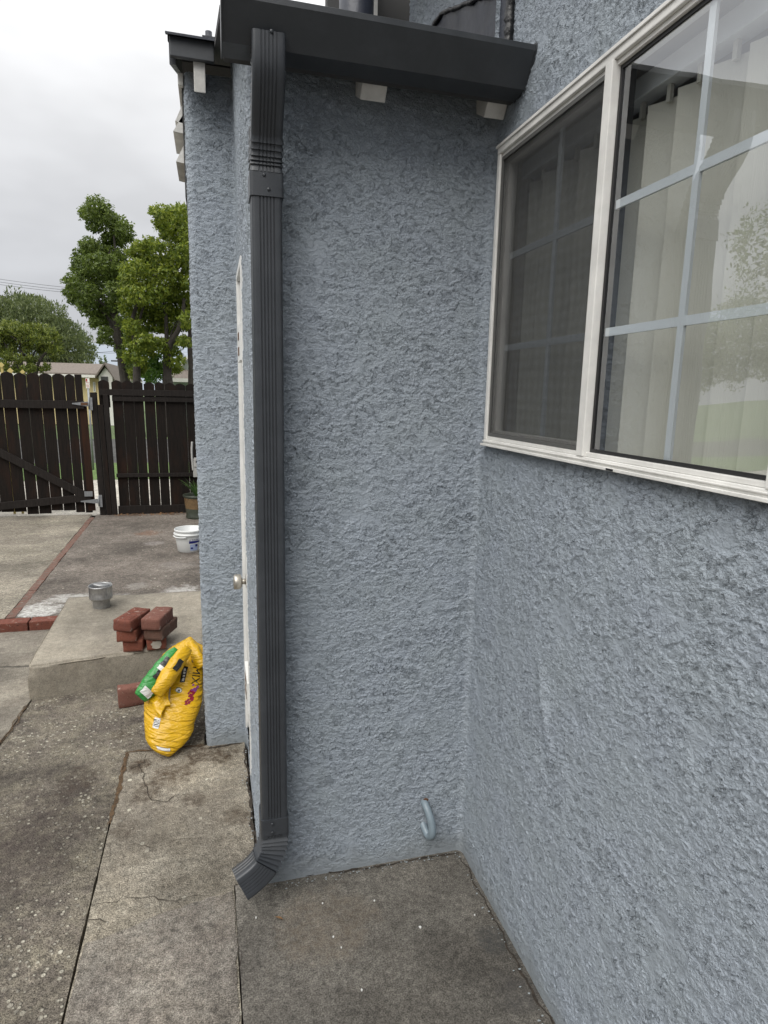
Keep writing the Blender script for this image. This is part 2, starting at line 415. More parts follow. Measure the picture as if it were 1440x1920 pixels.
# wall of the main house rising above the lean-to roof
def grid_wall(name, x, y0, y1, z0, z1, d, mat, parent):
    ny = int((y1-y0)/d); nz_ = int((z1-z0)/d)
    V = [(x, y0+(y1-y0)*i/ny, z0+(z1-z0)*j/nz_) for j in range(nz_+1) for i in range(ny+1)]
    Fc = [(j*(ny+1)+i, (j+1)*(ny+1)+i, (j+1)*(ny+1)+i+1, j*(ny+1)+i+1) for j in range(nz_) for i in range(ny)]
    return meshobj(name, V, Fc, mat, parent, True)
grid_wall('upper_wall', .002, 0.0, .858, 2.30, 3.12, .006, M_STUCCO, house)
# backing of the walls so that they have thickness
bm = bmesh.new()
bx(bm, (.03, -3.2, 0), (.12, WY0-.01, 3.1)); bx(bm, (.03, WY1+.01, 0), (.12, .85, 3.1))
bx(bm, (.031, WY0-.009, 0), (.119, WY1+.009, WZ0-.012)); bx(bm, (.031, WY0-.009, WZ1+.012), (.119, WY1+.009, 3.1))
bx(bm, (-.62, .03, 0), (.029, .12, 2.29)); bx(bm, (-.79, .87, 0), (.12, .96, 2.58)); bx(bm, (-.789, .961, 0), (-.70, 6.27, 2.58))
from_bm('wall_core', bm, M_ROOM, house)
# room behind the window
bm = bmesh.new()
bx(bm, (.12, -3.2, -.1), (3.2, .85, -.02)); bx(bm, (.12, -3.2, 2.5), (3.2, .85, 2.58)); bx(bm, (3.2, -3.2, -.1), (3.28, .85, 2.58))
bx(bm, (.12, -3.28, -.1), (3.2, -3.2, 2.58)); bx(bm, (.121, .851, -.1), (3.2, .93, 2.58))
from_bm('room', bm, M_ROOM, house)

# --- roof of the lean-to (one sloping plane, notched), fascia, rafter tails
def slab(name, x0, x1, y0, y1, zo, th, mat):
    V = [(x, y, roofz(y)+zo-k*th) for k in (0, 1) for y in (y0, y1) for x in (x0, x1)]
    Fc = [(0, 1, 3, 2), (4, 6, 7, 5), (0, 4, 5, 1), (1, 5, 7, 3), (3, 7, 6, 2), (2, 6, 4, 0)]
    return V, Fc
V1, F1_ = slab('r', -.725, .0, -.12, .72, 0, .022, M_ROOF)
V2, F2_ = slab('r', -.875, -.02, .7201, 1.55, 0, .022, M_ROOF)
V2b = [(x, y, z-(y-.0)*0) for x, y, z in V2]
meshobj('roof', V1+V2b, F1_+[tuple(i+8 for i in f) for f in F2_], M_ROOF, house)
# roof behind the ridge, sloping away so the block is closed
V = [(-.875, 1.5501, roofz(1.55)), (.9, 1.5501, roofz(1.55)), (.9, 6.6, 2.66), (-.875, 6.6, 2.66)]
V += [(x, y, z-.03) for x, y, z in V]
meshobj('rear_roof', V, [(0, 1, 2, 3), (7, 6, 5, 4), (0, 4, 5, 1), (1, 5, 6, 2), (2, 6, 7, 3), (3, 7, 4, 0)], M_ROOF, house)
bm = bmesh.new(); bx(bm, (-.868, .692, 2.583), (-.727, .712, 2.642)); from_bm('fascia', bm, M_GUTTER, house, bevel=.002)
bm = bmesh.new()                                         # metal drip edge over the small fascia, lip tilted out
vs = [(-.880, .672, 2.636), (-.722, .672, 2.636), (-.722, .72, 2.655), (-.880, .72, 2.655)]
vv = [bm.verts.new(v) for v in vs] + [bm.verts.new((a, b, c+.007)) for a, b, c in vs]
for f in ((0, 1, 2, 3), (7, 6, 5, 4), (0, 4, 5, 1), (1, 5, 6, 2), (2, 6, 7, 3), (3, 7, 4, 0)): bm.faces.new([vv[i] for i in f])
from_bm('drip_edge', bm, M_FLASH, house)
def raked_beam(name, x0, x1, y0, y1, zt, h, mat, nose=.03):
    """rafter tail: follows the roof slope, with the lower front corner cut back"""
    V = []
    for x in (x0, x1):
        V += [(x, y0, roofz(y0)+zt), (x, y0, roofz(y0)+zt-h*.55), (x, y0+nose, roofz(y0)+zt-h), (x, y1, roofz(y1)+zt-h), (x, y1, roofz(y1)+zt)]
    Fc = [(0, 1, 2, 3, 4), (9, 8, 7, 6, 5)] + [(i, i+5, (i+1) % 5+5, (i+1) % 5) for i in range(5)]
    bm = bmesh.new(); vs = [bm.verts.new(v) for v in V]
    for f in Fc: bm.faces.new([vs[i] for i in f])
    return from_bm(name, bm, mat, house, bevel=.003)
raked_beam('rafter_tail', -.392, -.328, -.088, .02, -.042, .092, M_WHITE)
raked_beam('rafter_tail', -.062, -.006, -.088, .02, -.042, .092, M_WHITE)
raked_beam('rafter_tail', -.795, -.757, .715, .84, -.045, .115, M_WHITE, .01)
# rake boards on the left
bm = bmesh.new()
for y0, y1 in ((.725, 1.5),):
    V = [(-.872, y0, roofz(y0)-.024), (-.872, y1, roofz(y1)-.024), (-.872, y1, roofz(y1)-.09), (-.872, y0, roofz(y0)-.09)]
    V += [(-.852, b, c) for a, b, c in V]; vv = [bm.verts.new(v) for v in V]
    for f in ((0, 1, 2, 3), (7, 6, 5, 4), (0, 4, 5, 1), (1, 5, 6, 2), (2, 6, 7, 3), (3, 7, 4, 0)): bm.faces.new([vv[i] for i in f])
from_bm('rake_board', bm, M_GUTTER, house)
box('rake_trim', (-.8515, .842, 2.56), (-.833, 1.4, 2.60), M_WHITE, house, .003)
# flashing between the roof and the main wall
def flashing():
    bm = bmesh.new()
    low = []; up = []
    for k in range(31):
        y = -.06 + .62*k/30
        u = roofz(y)+.16+.008*mn.noise(Vector((y*22, 0, 0)))+.006*mn.noise(Vector((y*60, 3, 0)))
        if k > 25: u -= (k-25)*.008
        low.append((y, roofz(y)-.03)); up.append((y, u))
    for x, mi in ((-.008, 0),):
        a = [bm.verts.new((x, y, z)) for y, z in low]; b = [bm.verts.new((x - .002*math.sin(i*.9), y, z)) for i, (y, z) in enumerate(up)]
        for i in range(30): bm.faces.new((a[i], b[i], b[i+1], a[i+1]))
    ob = from_bm('flashing', bm, M_FLASH, house)
    bm = bmesh.new()
    pts = [(-.012, y, z+.002) for y, z in up]
    tube(bm, pts, [.006+.004*abs(mn.noise(Vector((i*.8, 1, 1)))) for i in range(31)], 6)
    pts = [(-.010, -.075+.006*mn.noise(Vector((z*30, 0, 5))), z) for z in np.linspace(roofz(-.07)-.05, roofz(-.06)+.17, 26)]
    tube(bm, pts, [.013+.006*mn.noise(Vector((i*.7, 4, 1))) for i in range(26)], 6)
    from_bm('tar_seam', bm, M_TAR, ob)
flashing()
# vent pipes on the lean-to roof
def pipe(x, y, r_, z1, mat, name='vent_pipe'):
    bm = bmesh.new(); z0 = roofz(y)-.02
    lathe(bm, [(r_, z0), (r_, z1), (r_*.86, z1), (r_*.86, z1-.06)], (x, y, 0), 28)
    bx(bm, (x-r_*1.9, y-r_*1.9, z0+.005), (x+r_*1.9, y+r_*1.9, z0+.028))
    return from_bm(name, bm, mat, house)
pipe(-.305, .40, .053, 3.0, M_FLASH); pipe(-.742, .78, .0115, 2.712, M_FLASH)
# added unseen overhang to shade the window wall; rear boxes are the visible roof edge
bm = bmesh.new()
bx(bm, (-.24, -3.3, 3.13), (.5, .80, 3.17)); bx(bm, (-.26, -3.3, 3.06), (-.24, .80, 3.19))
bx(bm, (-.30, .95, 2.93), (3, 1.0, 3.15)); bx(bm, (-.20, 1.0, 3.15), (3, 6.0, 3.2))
from_bm('eave_with_added_overhang', bm, M_DARK, house)
for k in range(7): box('added_eave_rafter', (-.235, -3.1+k*.6, 3.03), (.0, -3.06+k*.6, 3.129), M_WHITE, house)
bm = bmesh.new(); bx(bm, (-.14, .90, 2.70), (-.115, .93, 3.1)); bx(bm, (-.23, .905, 2.70), (-.20, .93, 3.1), rot=Matrix.Rotation(.35, 3, 'Y'))
from_bm('eave_brace', bm, M_WHITE, house)

# --- louvred wall vent on the hidden left side
vb = box('vent_back', (-.840, .866, 2.20), (-.831, 1.12, 2.575), M_DARK, house)
for z, o_ in ((2.452, .026), (2.418, .034), (2.318, .028)):
    bm = bmesh.new(); V = [(-.8405, .872, z+.055), (-.8405-o_, .872, z), (-.8405, .872, z-.004)]; V += [(a, 1.10, c) for a, b, c in V]
    vv = [bm.verts.new(v) for v in V]
    for f in ((0, 1, 2), (5, 4, 3), (0, 3, 4, 1), (1, 4, 5, 2), (2, 5, 3, 0)): bm.faces.new([vv[i] for i in f])
    from_bm('vent_hood', bm, M_WHITE, vb)

# --- closet door on the narrow side
door = box('door', (-.655, .465, .12), (-.618, .785, 1.90), M_DOORW, house, .002)
bm = bmesh.new()
for a, b in (((-.667, .786, .095), (-.610, .806, 1.925)), ((-.667, .435, .095), (-.610, .4635, 1.925)), ((-.667, .464, 1.901), (-.610, .785, 1.925))): bx(bm, a, b)
from_bm('door_frame', bm, M_DOORW, house, bevel=.002)
for z in (.40, 1.66):
    bm = bmesh.new(); bx(bm, (-.672, .440, z-.06), (-.6555, .640, z+.06))
    hg = from_bm('hinge', bm, M_DOORW, door, bevel=.001)
    bm = bmesh.new(); bx(bm, (-.6735, .52, z-.040), (-.6721, .59, z-.012)); bx(bm, (-.6735, .52, z+.012), (-.6721, .59, z+.036)); from_bm('rusted_slot', bm, M_RUST, hg)
bm = bmesh.new(); kz, ky = .785, .64
for (d0, r_) in (): pass
tube(bm, [(-.655, ky, kz), (-.661, ky, kz)], .026, 20); tube(bm, [(-.661, ky, kz), (-.678, ky, kz)], .011, 14)
tube(bm, [(-.676, ky, kz), (-.680, ky, kz), (-.697, ky, kz), (-.705, ky, kz), (-.707, ky, kz)], [.020, .029, .031, .028, .018], 8)
from_bm('handle', bm, M_NICKEL, door)

# --- window
win = bpy.data.objects.new('window', None); link(win, house)
def wbox(bm, x0, x1, y0, y1, z0, z1): bx(bm, (x0, min(y0, y1), z0), (x1, max(y0, y1), z1))
T0, T1 = 1.366, 2.149                  # outer frame edges
YL, YR = -.052, -1.56
bm = bmesh.new()
wbox(bm, -.016, .030, YL, YR, T1-.020, T1); wbox(bm, -.0161, .030, YL, YR, T0, T0+.014)
wbox(bm, -.0155, .030, YL, YL-.016, T0+.0141, T1-.0201); wbox(bm, -.0155, .030, YR+.018, YR, T0+.0141, T1-.0201)
from_bm('frame', bm, M_FRAME, win, bevel=.002)
bm = bmesh.new()                       # outer lip and sill track steps
wbox(bm, -.020, -.0165, YL+.003, YR-.003, T1-.005, T1+.002); wbox(bm, -.024, -.0165, YL+.004, YR-.004, T0-.004, T0+.002)
wbox(bm, -.020, -.0166, YL-.0, YR, T0+.007, T0+.010)
wbox(bm, -.011, .028, YL-.018, YR+.020, T0+.0145, T0+.023)
wbox(bm, -.008, .028, YL-.018, YR+.020, T1-.029, T1-.0205)
from_bm('sill_track', bm, M_FRAME, win, bevel=.001)
for y in (-.66, -1.18): box('weep_hole', (-.0252, y-.022, T0-.003), (-.0235, y, T0+.001), M_RUBBER, win)
for yc in (-.5515, -1.036): box('mullion', (-.0185, yc-.0125, T0+.0142), (.03, yc+.0125, T1-.0202), M_FRAME, win, .002)
def sash(ya, yb, x0, w_, mat=M_FRAME):
    bm = bmesh.new(); z0, z1 = T0+.0235, T1-.0295
    wbox(bm, x0, x0+.018, ya, yb, z0, z0+w_); wbox(bm, x0, x0+.018, ya, yb, z1-w_, z1)
    wbox(bm, x0+.0002, x0+.0178, ya, ya-w_, z0+w_, z1-w_); wbox(bm, x0+.0002, x0+.0178, yb+w_, yb, z0+w_, z1-w_)
    from_bm('sash', bm, mat, win)
    return ya-w_, yb+w_, z0+w_, z1-w_
def pane(ya, yb, z0, z1, x, ym):
    meshobj('pane', [(x, ya, z0), (x, yb, z0), (x, yb, z1), (x, ya, z1)], [(0, 1, 2, 3)], M_GLASS, win)
    bm = bmesh.new()
    wbox(bm, x+.004, x+.010, ym+.0075, ym-.0075, z0, z1)
    for zc in (1.632, 1.872):
        wbox(bm, x+.0041, x+.0099, ya, ym+.0076, zc-.008, zc+.008); wbox(bm, x+.0041, x+.0099, ym-.0076, yb, zc-.008, zc+.008)
    from_bm('muntin', bm, M_MUNTIN, win)
def gasket(a, b, c, d, x, w_=.006):
    bm = bmesh.new()
    wbox(bm, x, x+.004, a, b, c, c+w_); wbox(bm, x, x+.004, a, b, d-w_, d); wbox(bm, x, x+.004, a, a-w_, c+w_, d-w_); wbox(bm, x, x+.004, b+w_, b, c+w_, d-w_)
    from_bm('gasket', bm, M_RUBBER, win)
# left slider behind an insect screen
a, b, c, d = sash(-.069, -.538, .004, .016); pane(a, b, c, d, .016, -.318)
bm = bmesh.new()
wbox(bm, -.0105, -.004, -.0690, -.538, T0+.024, T0+.033); wbox(bm, -.0105, -.004, -.0690, -.538, T1-.039, T1-.030)
wbox(bm, -.0103, -.0042, -.0690, -.078, T0+.033, T1-.039)
from_bm('screen_frame', bm, simple('brown_grey_screen_frame', (.10, .10, .095), .5), win)
meshobj('insect_screen', [(-.007, -.071, T0+.028), (-.007, -.538, T0+.028), (-.007, -.538, T1-.034), (-.007, -.071, T1-.034)], [(0, 1, 2, 3)], M_SCREEN, win)
# centre fixed light
c_, d_ = T0+.0235, T1-.0295
gasket(-.5645, -1.023, c_, d_, -.001, .007); pane(-.566, -1.022, c_+.002, d_-.002, .002, -.790)
box('glazing_channel', (.0035, -.574, c_), (.028, -.5665, d_), M_RUBBER, win)
# right slider (mostly outside the frame)
a, b, c, d = sash(-1.040, -1.515, .004, .020); pane(a, b, c, d, .016, -1.28)

# vertical blind inside
blind = thing('vertical_blind', 'cream vertical slat blind hanging behind the white framed window', 'blind', (.13, -.8, 2.1))
box('headrail', (.060, -1.62, 2.08), (.100, -.02, 2.12), M_MUNTIN, blind, .003)
yv = -.055; k = 0
while yv > -1.6:
    ang = rad(random.uniform(14, 26)) if yv < -.30 else rad(random.uniform(20, 34))
    if yv < -.83: ang = rad(random.uniform(8, 16))
    bm = bmesh.new(); wd = .089
    zt = 2.058; zb = 1.05; n = 8
    rows_ = []
    for z in (zb, zt):
        rr = []
        for i in range(n+1):
            t_ = i/n-.5; off = .006*(1-(2*t_)**2)
            p = Vector((off, t_*wd, 0)); p.rotate(Matrix.Rotation(ang, 3, 'Z'))
            rr.append(bm.verts.new((.080+p.x, yv+p.y, z)))
        rows_.append(rr)
    for i in range(n): f = bm.faces.new((rows_[0][i], rows_[0][i+1], rows_[1][i+1], rows_[1][i])); f.smooth = True
    bx(bm, (.076, yv-.005, 2.050), (.084, yv+.005, 2.0799))
    from_bm('slat', bm, M_VANE, blind)
    yv -= .079; k += 1

# ------------------------------------------------------------------ gutter and downspout
gut = thing('gutter', 'dark charcoal box gutter along the lean to roof edge above the downspout', 'gutter', (-.36, -.16, 2.27))
def gutter():
    # section in (y, z): closed bottom, slanted face, small top lip
    sec = [(-.112, 2.322), (-.112, 2.235), (-.168, 2.240), (-.214, 2.306), (-.214, 2.318), (-.207, 2.322), (-.203, 2.316), (-.160, 2.246), (-.116, 2.241), (-.116, 2.322)]
    bm = bmesh.new(); X = [-.722, -.715] + list(np.linspace(-.70, -.01, 12)) + [-.003]
    rings = []
    for x in X:
        rings.append([bm.verts.new((x, y + .0008*mn.noise(Vector((x*7, y*20, 0))), z+.010*(x+.36)*0)) for y, z in sec])
    n = len(sec)
    for i in range(len(rings)-1):
        for k in range(n): bm.faces.new((rings[i][k], rings[i][(k+1) % n], rings[i+1][(k+1) % n], rings[i+1][k]))
    bm.faces.new(rings[0]); bm.faces.new(rings[-1][::-1])
    from_bm('trough', bm, M_GUTTER, gut)
    for x0, x1 in ((-.7245, -.7215), (-.0035, -.0005)):
        bm = bmesh.new(); o2 = [(-.110, 2.326), (-.110, 2.232), (-.169, 2.237), (-.217, 2.305), (-.217, 2.324)]
        A = [bm.verts.new((x0, y, z)) for y, z in o2]; B_ = [bm.verts.new((x1, y, z)) for y, z in o2]
        bm.faces.new(A); bm.faces.new(B_[::-1])
        for k in range(5): bm.faces.new((A[k], A[(k+1) % 5], B_[(k+1) % 5], B_[k]))
        from_bm('end_cap', bm, M_GUTTER, gut)
    bm = bmesh.new()                          # dark fascia strip behind the trough
    bx(bm, (-.718, -.1115, 2.236), (-.004, -.0905, 2.312)); from_bm('back_board', bm, M_DARK, gut)
gutter()

spout = thing('downspout', 'ribbed charcoal metal downspout from the gutter to an elbow at the ground', 'downspout', (-.62, -.07, 0))
def section(w_, d_, r_=.008, ribs=True, depth=.0028):
    """rounded rectangle with five grooves on the broad faces; local (a across, b out)"""
    P = []
    hw, hd = w_/2, d_/2
    def corner(cx, cy, a0):
        for k in range(5):
            a = a0 + (math.pi/2)*k/4; P.append((cx+r_*math.cos(a), cy+r_*math.sin(a)))
    def edge(p, q, nrib):
        if not ribs: return
        p = Vector(p); q = Vector(q); d = (q-p); nn = Vector((d.y, -d.x)).normalized()
        for k in range(nrib):
            c = (k+1)/(nrib+1)
            for dt, dp in ((-.055, 0), (-.028, depth), (.028, depth), (.055, 0)):
                P.append(tuple(p + d*(c+dt*5/nrib*.62) - nn*dp))
    corner(hw-r_, hd-r_, 0); edge((hw-r_-.004, hd), (-hw+r_+.004, hd), 5)
    corner(-hw+r_, hd-r_, math.pi/2); edge((-hw, hd-r_), (-hw, -hd+r_), 3)
    corner(-hw+r_, -hd+r_, math.pi); edge((-hw+r_+.004, -hd), (hw-r_-.004, -hd), 5)
    corner(hw-r_, -hd+r_, 1.5*math.pi); edge((hw, -hd+r_), (hw, hd-r_), 3)
    return [Vector(p) for p in P]
def sweep(name, sec, path, parent, mat, mod=None, caps=(True, True)):
    """path: list of (point, a-axis, b-axis). mod(i, n, a, b) may change the local section point"""
    bm = bmesh.new(); rings = []
    for i, (p, A_, B_) in enumerate(path):
        ring = []
        for q in sec:
            a, b = q.x, q.y
            if mod: a, b = mod(i, a, b)
            ring.append(bm.verts.new(p + A_*a + B_*b))
        rings.append(ring)
    n = len(sec)
    for i in range(len(rings)-1):
        for k in range(n): bm.faces.new((rings[i][k], rings[i][(k+1) % n], rings[i+1][(k+1) % n], rings[i+1][k]))
    if caps[0]: bm.faces.new(rings[0][::-1])
    if caps[1]: bm.faces.new(rings[-1])
    o = from_bm(name, bm, mat, parent)
    o.data.polygons.foreach_set('use_smooth', [True]*len(o.data.polygons))
    md = o.modifiers.new('es', 'EDGE_SPLIT'); md.split_angle = rad(28)
    return o
SX, SY = -.6255, -.062          # pipe centre line
W_, D_ = .073, .076
secp = section(W_, D_)
AX, BY = Vector((1, 0, 0)), Vector((0, -1, 0))
LEAN = .000
path = [(Vector((SX-LEAN*(1-z/2), SY, z)), AX, BY) for z in (.235, .30, 1.0, 1.6, 1.965)]
sweep('pipe', secp, path, spout, M_SPOUT, caps=(False, False))
# plain sleeve where the elbow slips over the pipe
secs = section(W_+.007, D_+.007, ribs=False)
sweep('collar', secs, [(Vector((SX, SY, z)), AX, BY) for z in (1.957, 1.962, 2.0, 2.012)], spout, M_SPOUT)
# upper elbows: pleated bend, then smooth curved neck reaching out to the gutter outlet
def bend(path_pts, nrm0, nper, amp, side, name, sec, axis_a):
    pts = [Vector(p) for p in path_pts]
    # resample with Catmull-Rom
    out_ = []
    N = nper
    P = [pts[0]]+pts+[pts[-1]]
    for i in range(1, len(P)-2):
        for k in range(N):
            t = k/N; a, b, c, d = P[i-1], P[i], P[i+1], P[i+2]
            out_.append(.5*((2*b)+(c-a)*t+(2*a-5*b+4*c-d)*t*t+(3*b-a-3*c+d)*t**3))
    out_.append(pts[-1])
    return out_
def frames(pts, A0):
    fr = []; A_ = A0.copy()
    for i, p in enumerate(pts):
        d = (pts[min(i+1, len(pts)-1)]-pts[max(i-1, 0)]).normalized()
        A_ = (A_-d*A_.dot(d)).normalized(); B_ = A_.cross(d)
        fr.append((p, A_, B_))
    return fr
neck = bend([(SX, SY, 2.008), (SX, SY-.004, 2.045), (SX, SY-.022, 2.085), (SX, SY-.050, 2.125), (SX, SY-.078, 2.165), (SX, SY-.098, 2.205), (SX, SY-.103, 2.262)], None, 16, 0, 0, '', None, None)
fr = frames(neck, AX); fr = [(p, a, -b if b.y > 0 else b) for p, a, b in fr]
nn_ = len(fr)
def mod_neck(i, a, b):
    z = fr[i][0].z
    out_side = b > 0
    if z < 2.098:                                   # pleats around the lower bend
        ph = ((z-2.012) / .0148) % 1.0
        k = .0038*(1-ph)**1.2
        f = 1 + (k/.033 if True else 0)
        return a*(1+k/.045), b*(1+k/.03) - (0.0 if out_side else 0)
    # upper neck: crimps bite into the side edges and the back only
    ph = ((z-2.098)/.0175) % 1.0; k = .0055*(1-abs(2*ph-1))
    if b < .012: 
        return a*(1-k/.033*.8), b
    return a, b
sweep('elbow', section(W_*1.0, D_, ribs=True, depth=.002), fr, spout, M_SPOUT, mod_neck)
# lower elbow: pleated, turning left and slightly towards the yard
low = bend([(SX, SY, .262), (SX, SY, .228), (SX-.003, SY-.001, .196), (SX-.013, SY-.004, .165), (SX-.033, SY-.010, .136), (SX-.062, SY-.019, .114), (SX-.102, SY-.030, .096)], None, 22, 0, 0, '', None, None)
lf = frames(low, Vector((1, 0, 0)))
# keep the broad ribbed face towards the camera: B axis starts at -y
B0 = Vector((0, -1, 0)); fr2 = []
Bv = B0
for i, (p, _, _) in enumerate(lf):
    d = (low[min(i+1, len(low)-1)]-low[max(i-1, 0)]).normalized()
    Bv = (Bv-d*Bv.dot(d)).normalized(); fr2.append((p, d.cross(Bv)*-1 if False else Bv.cross(d), Bv))
if fr2[0][1].x < 0: fr2 = [(p, -a, b) for p, a, b in fr2]
cum = [0]
for i in range(1, len(fr2)): cum.append(cum[-1]+(fr2[i][0]-fr2[i-1][0]).length)
def mod_low(i, a, b):
    s = cum[i]
    if s < .028: return a*1.03, b*1.03
    if s < .128:
        if abs(b) > D_/2-.0028: b = math.copysign(D_/2, b)
        if abs(a) > (W_+.004)/2-.0028: a = math.copysign((W_+.004)/2, a)
        ph = ((s-.028)/.0137) % 1.0; k = .0090*(1-ph)
        return a*(1.04-k/.036), b*(1.03-k/.036)
    return a*1.0, b*1.0
so_ = sweep('elbow', section(W_+.004, D_, ribs=True, depth=.002), fr2, spout, M_SPOUT, mod_low, caps=(False, False))
p_, a_, b_ = fr2[-1]
ins = [p_ - (fr2[-1][0]-fr2[-2][0]).normalized()*.02 + a_*q.x*.93 + b_*q.y*.93 for q in section(W_, D_, ribs=False)]
meshobj('outlet_dark_sheet', ins, [tuple(range(len(ins)))], M_RUBBER, spout)  # black sheet across the pipe, standing for its shaded inside
sweep('collar', section(W_+.0065, D_+.006, ribs=False), [(Vector((SX, SY, z)), AX, BY) for z in (.246, .251, .292, .296)], spout, M_SPOUT)
yf = SY-(D_+.007)/2
for x, y, z in ((SX-.006, yf-.001, 2.003), (SX+.004, yf-.001, 1.972), (SX-.008, yf-.0035, .285), (SX-.008, yf-.0035, .258), (SX+.005, SY-.103-D_/2-.001, 2.258)):
    bm = bmesh.new(); v = bmesh.ops.create_uvsphere(bm, u_segments=10, v_segments=6, radius=.0042)['verts']
    for q in v: q.co = Vector((q.co.x, q.co.y*.55, q.co.z)) + Vector((x, y, z))
    from_bm('screw', bm, M_SPOUT, spout, True)

# painted pipe loop low on the wall
pl = thing('pipe_loop', 'blue grey painted bent pipe stub poking out low on the wall', 'pipe', (-.13, 0, .15))
M_PIPE = simple('grey_painted_pipe', (.20, .25, .285), .38, var=.12, vs=30, bump=.0006, bs=80)
bm = bmesh.new()
lp = bend([(-.139, .012, .203), (-.136, -.014, .196), (-.129, -.036, .172), (-.124, -.048, .14), (-.124, -.046, .112), (-.128, -.030, .098), (-.134, -.010, .108), (-.140, .014, .128)], None, 8, 0, 0, '', None, None)
tube(bm, lp, .0125, 14); from_bm('pipe', bm, M_PIPE, pl)
bm = bmesh.new(); bmesh.ops.create_icosphere(bm, subdivisions=3, radius=.008)
for v in bm.verts: v.co = Vector((v.co.x*1.1, v.co.y*.35, v.co.z*.8))*(1+.3*mn.noise(v.co*120)) + Vector((-.133, -.004, .211))
from_bm('rust_gap', bm, M_RUST, pl, True)

# ------------------------------------------------------------------ ground
g = meshobj('ground', [(-400, -40, -.03), (400, -40, -.03), (400, 900, -.03), (-400, 900, -.03)], [(0, 1, 2, 3)], simple('dark_soil', (.045, .038, .030), .95, var=.4, vs=14, bump=.01, bs=60)); struct(g)
BR = (.055, .036, .022)
TAN = (.215, .195, .165)
c_mid = m_concrete('tan_strip_concrete', (.235, .212, .172), (.165, .148, .125), (.29, .27, .23), peb=.12, seed=1, bump=.0042,
                   stains=((-.95, .66, .10, (.075, .050, .030), .85), (-1.09, .76, .05, BR, .9), (-.80, .80, .11, BR, .9), (-.88, .48, .05, BR, .7), (-1.04, .56, .06, BR, .8), (-1.10, .36, .05, BR, .6), (-.95, .40, .25, (.10, .085, .07), .45), (-.72, .35, .05, BR, .5)))
c_patch = m_concrete('patched_strip_concrete', (.205, .185, .158), (.145, .13, .118), (.26, .245, .22), peb=0, seed=2, bump=.005, fs=1.6)
c_dark = m_concrete('dark_fine_concrete', (.118, .110, .098), (.092, .086, .078), (.142, .135, .122), peb=0, gr=.8, seed=3, bump=.0028, fs=.7,
                    stains=((-.50, -.20, .16, (.16, .12, .08), .3), (-.04, -.36, .05, (.05, .05, .048), .8), (-.05, -.52, .07, (.055, .052, .05), .6)))
c_agg = m_concrete('pebbled_concrete', (.165, .148, .125), (.078, .066, .060), (.24, .22, .17), peb=.85, seed=4, bump=.006,
                   stains=((-1.52, .40, .35, (.06, .047, .042), .65), (-1.30, .72, .10, (.06, .045, .035), .7), (-1.62, -.10, .3, (.06, .055, .05), .5), (-1.2, 1.02, .06, BR, .5)))
c_left = m_concrete('pale_drive_concrete', (.215, .195, .165), (.175, .158, .137), (.25, .235, .20), peb=0, gr=.7, seed=5, bump=.0022, cracks=.8)
c_back = m_concrete('grey_patio_concrete', (.165, .145, .128), (.118, .102, .090), (.20, .18, .16), peb=.12, seed=6, bump=.004,
                    stains=((-1.90, 2.68, .18, (.58, .57, .54), .95), (-1.78, 2.90, .15, (.5, .49, .46), .8), (-1.50, 2.85, .12, (.5, .49, .46), .7), (-1.05, 2.95, .15, (.52, .50, .47), .9), (-1.35, 3.15, .10, (.36, .34, .31), .5), (-.95, 2.7, .09, (.13, .10, .04), .7), (-1.45, 5.1, .14, (.19, .09, .05), .6), (-1.35, 4.6, .12, (.34, .31, .29), .6), (-1.1, 3.7, .16, (.30, .28, .26), .35)))
c_drive = m_concrete('driveway_concrete', (.235, .215, .175), (.19, .17, .145), (.275, .255, .215), peb=.14, seed=7, bump=.004)
c_step = m_concrete('step_concrete', (.255, .232, .192), (.215, .195, .165), (.28, .26, .22), peb=0, gr=.4, seed=8, bump=.0012, fs=1.2,
                    stains=((-1.05, 1.72, .10, (.12, .105, .09), .4),))

jx = -1.155
struct(prism('middle_slab', [(jx+.002, -4), (-.730, -4), (-.738, -.4), (-.742, 0.02), (-.668, .04), (-.672, .842), (-1.151, .862)], -.06, 0, c_mid, jag=.003))
struct(prism('patched_slab', [(jx+.006, -3.9), (-.734, -3.9), (-.742, -.4), (-.748, -.005), (-.95, -.045), (jx+.010, -.10)], .0002, .004, c_patch, jag=.010, step=.012))
struct(prism('corner_slab', [(-.727, -4), (.03, -4), (.03, .03), (-.664, .03), (-.739, .016), (-.735, -.4)], -.06, .001, c_dark, jag=.002))
struct(prism('pebbled_slab', [(-1.702, -4), (jx-.007, -4), (jx-.004, -.02), (-1.157, .868), (-.84, .850), (-.83, 1.60), (-1.655, 1.45), (-1.678, 1.05), (-1.69, .70), (-1.70, -.5)], -.06, -.004, c_agg, jag=.003))
struct(prism('side_slab', [(-24, -4), (-1.709, -4), (-1.707, -.5), (-1.697, .70), (-1.685, 1.05), (-1.661, 1.45), (-1.64, 2.435), (-24, 2.46)], -.06, 0, c_left, jag=.005))
zb = lambda x, y: .052 - max(0, y-2.45)*.0125
struct(prism('patio_slab', [(-2.018, 2.552), (-.80, 2.52), (-.80, 6.34), (-2.148, 6.34)], -.06, zb, c_back, jag=.004))
struct(prism('driveway', [(-24, 2.555), (-2.078, 2.555), (-2.207, 6.36), (-24, 6.9)], -.06, zb, c_drive, jag=.004))
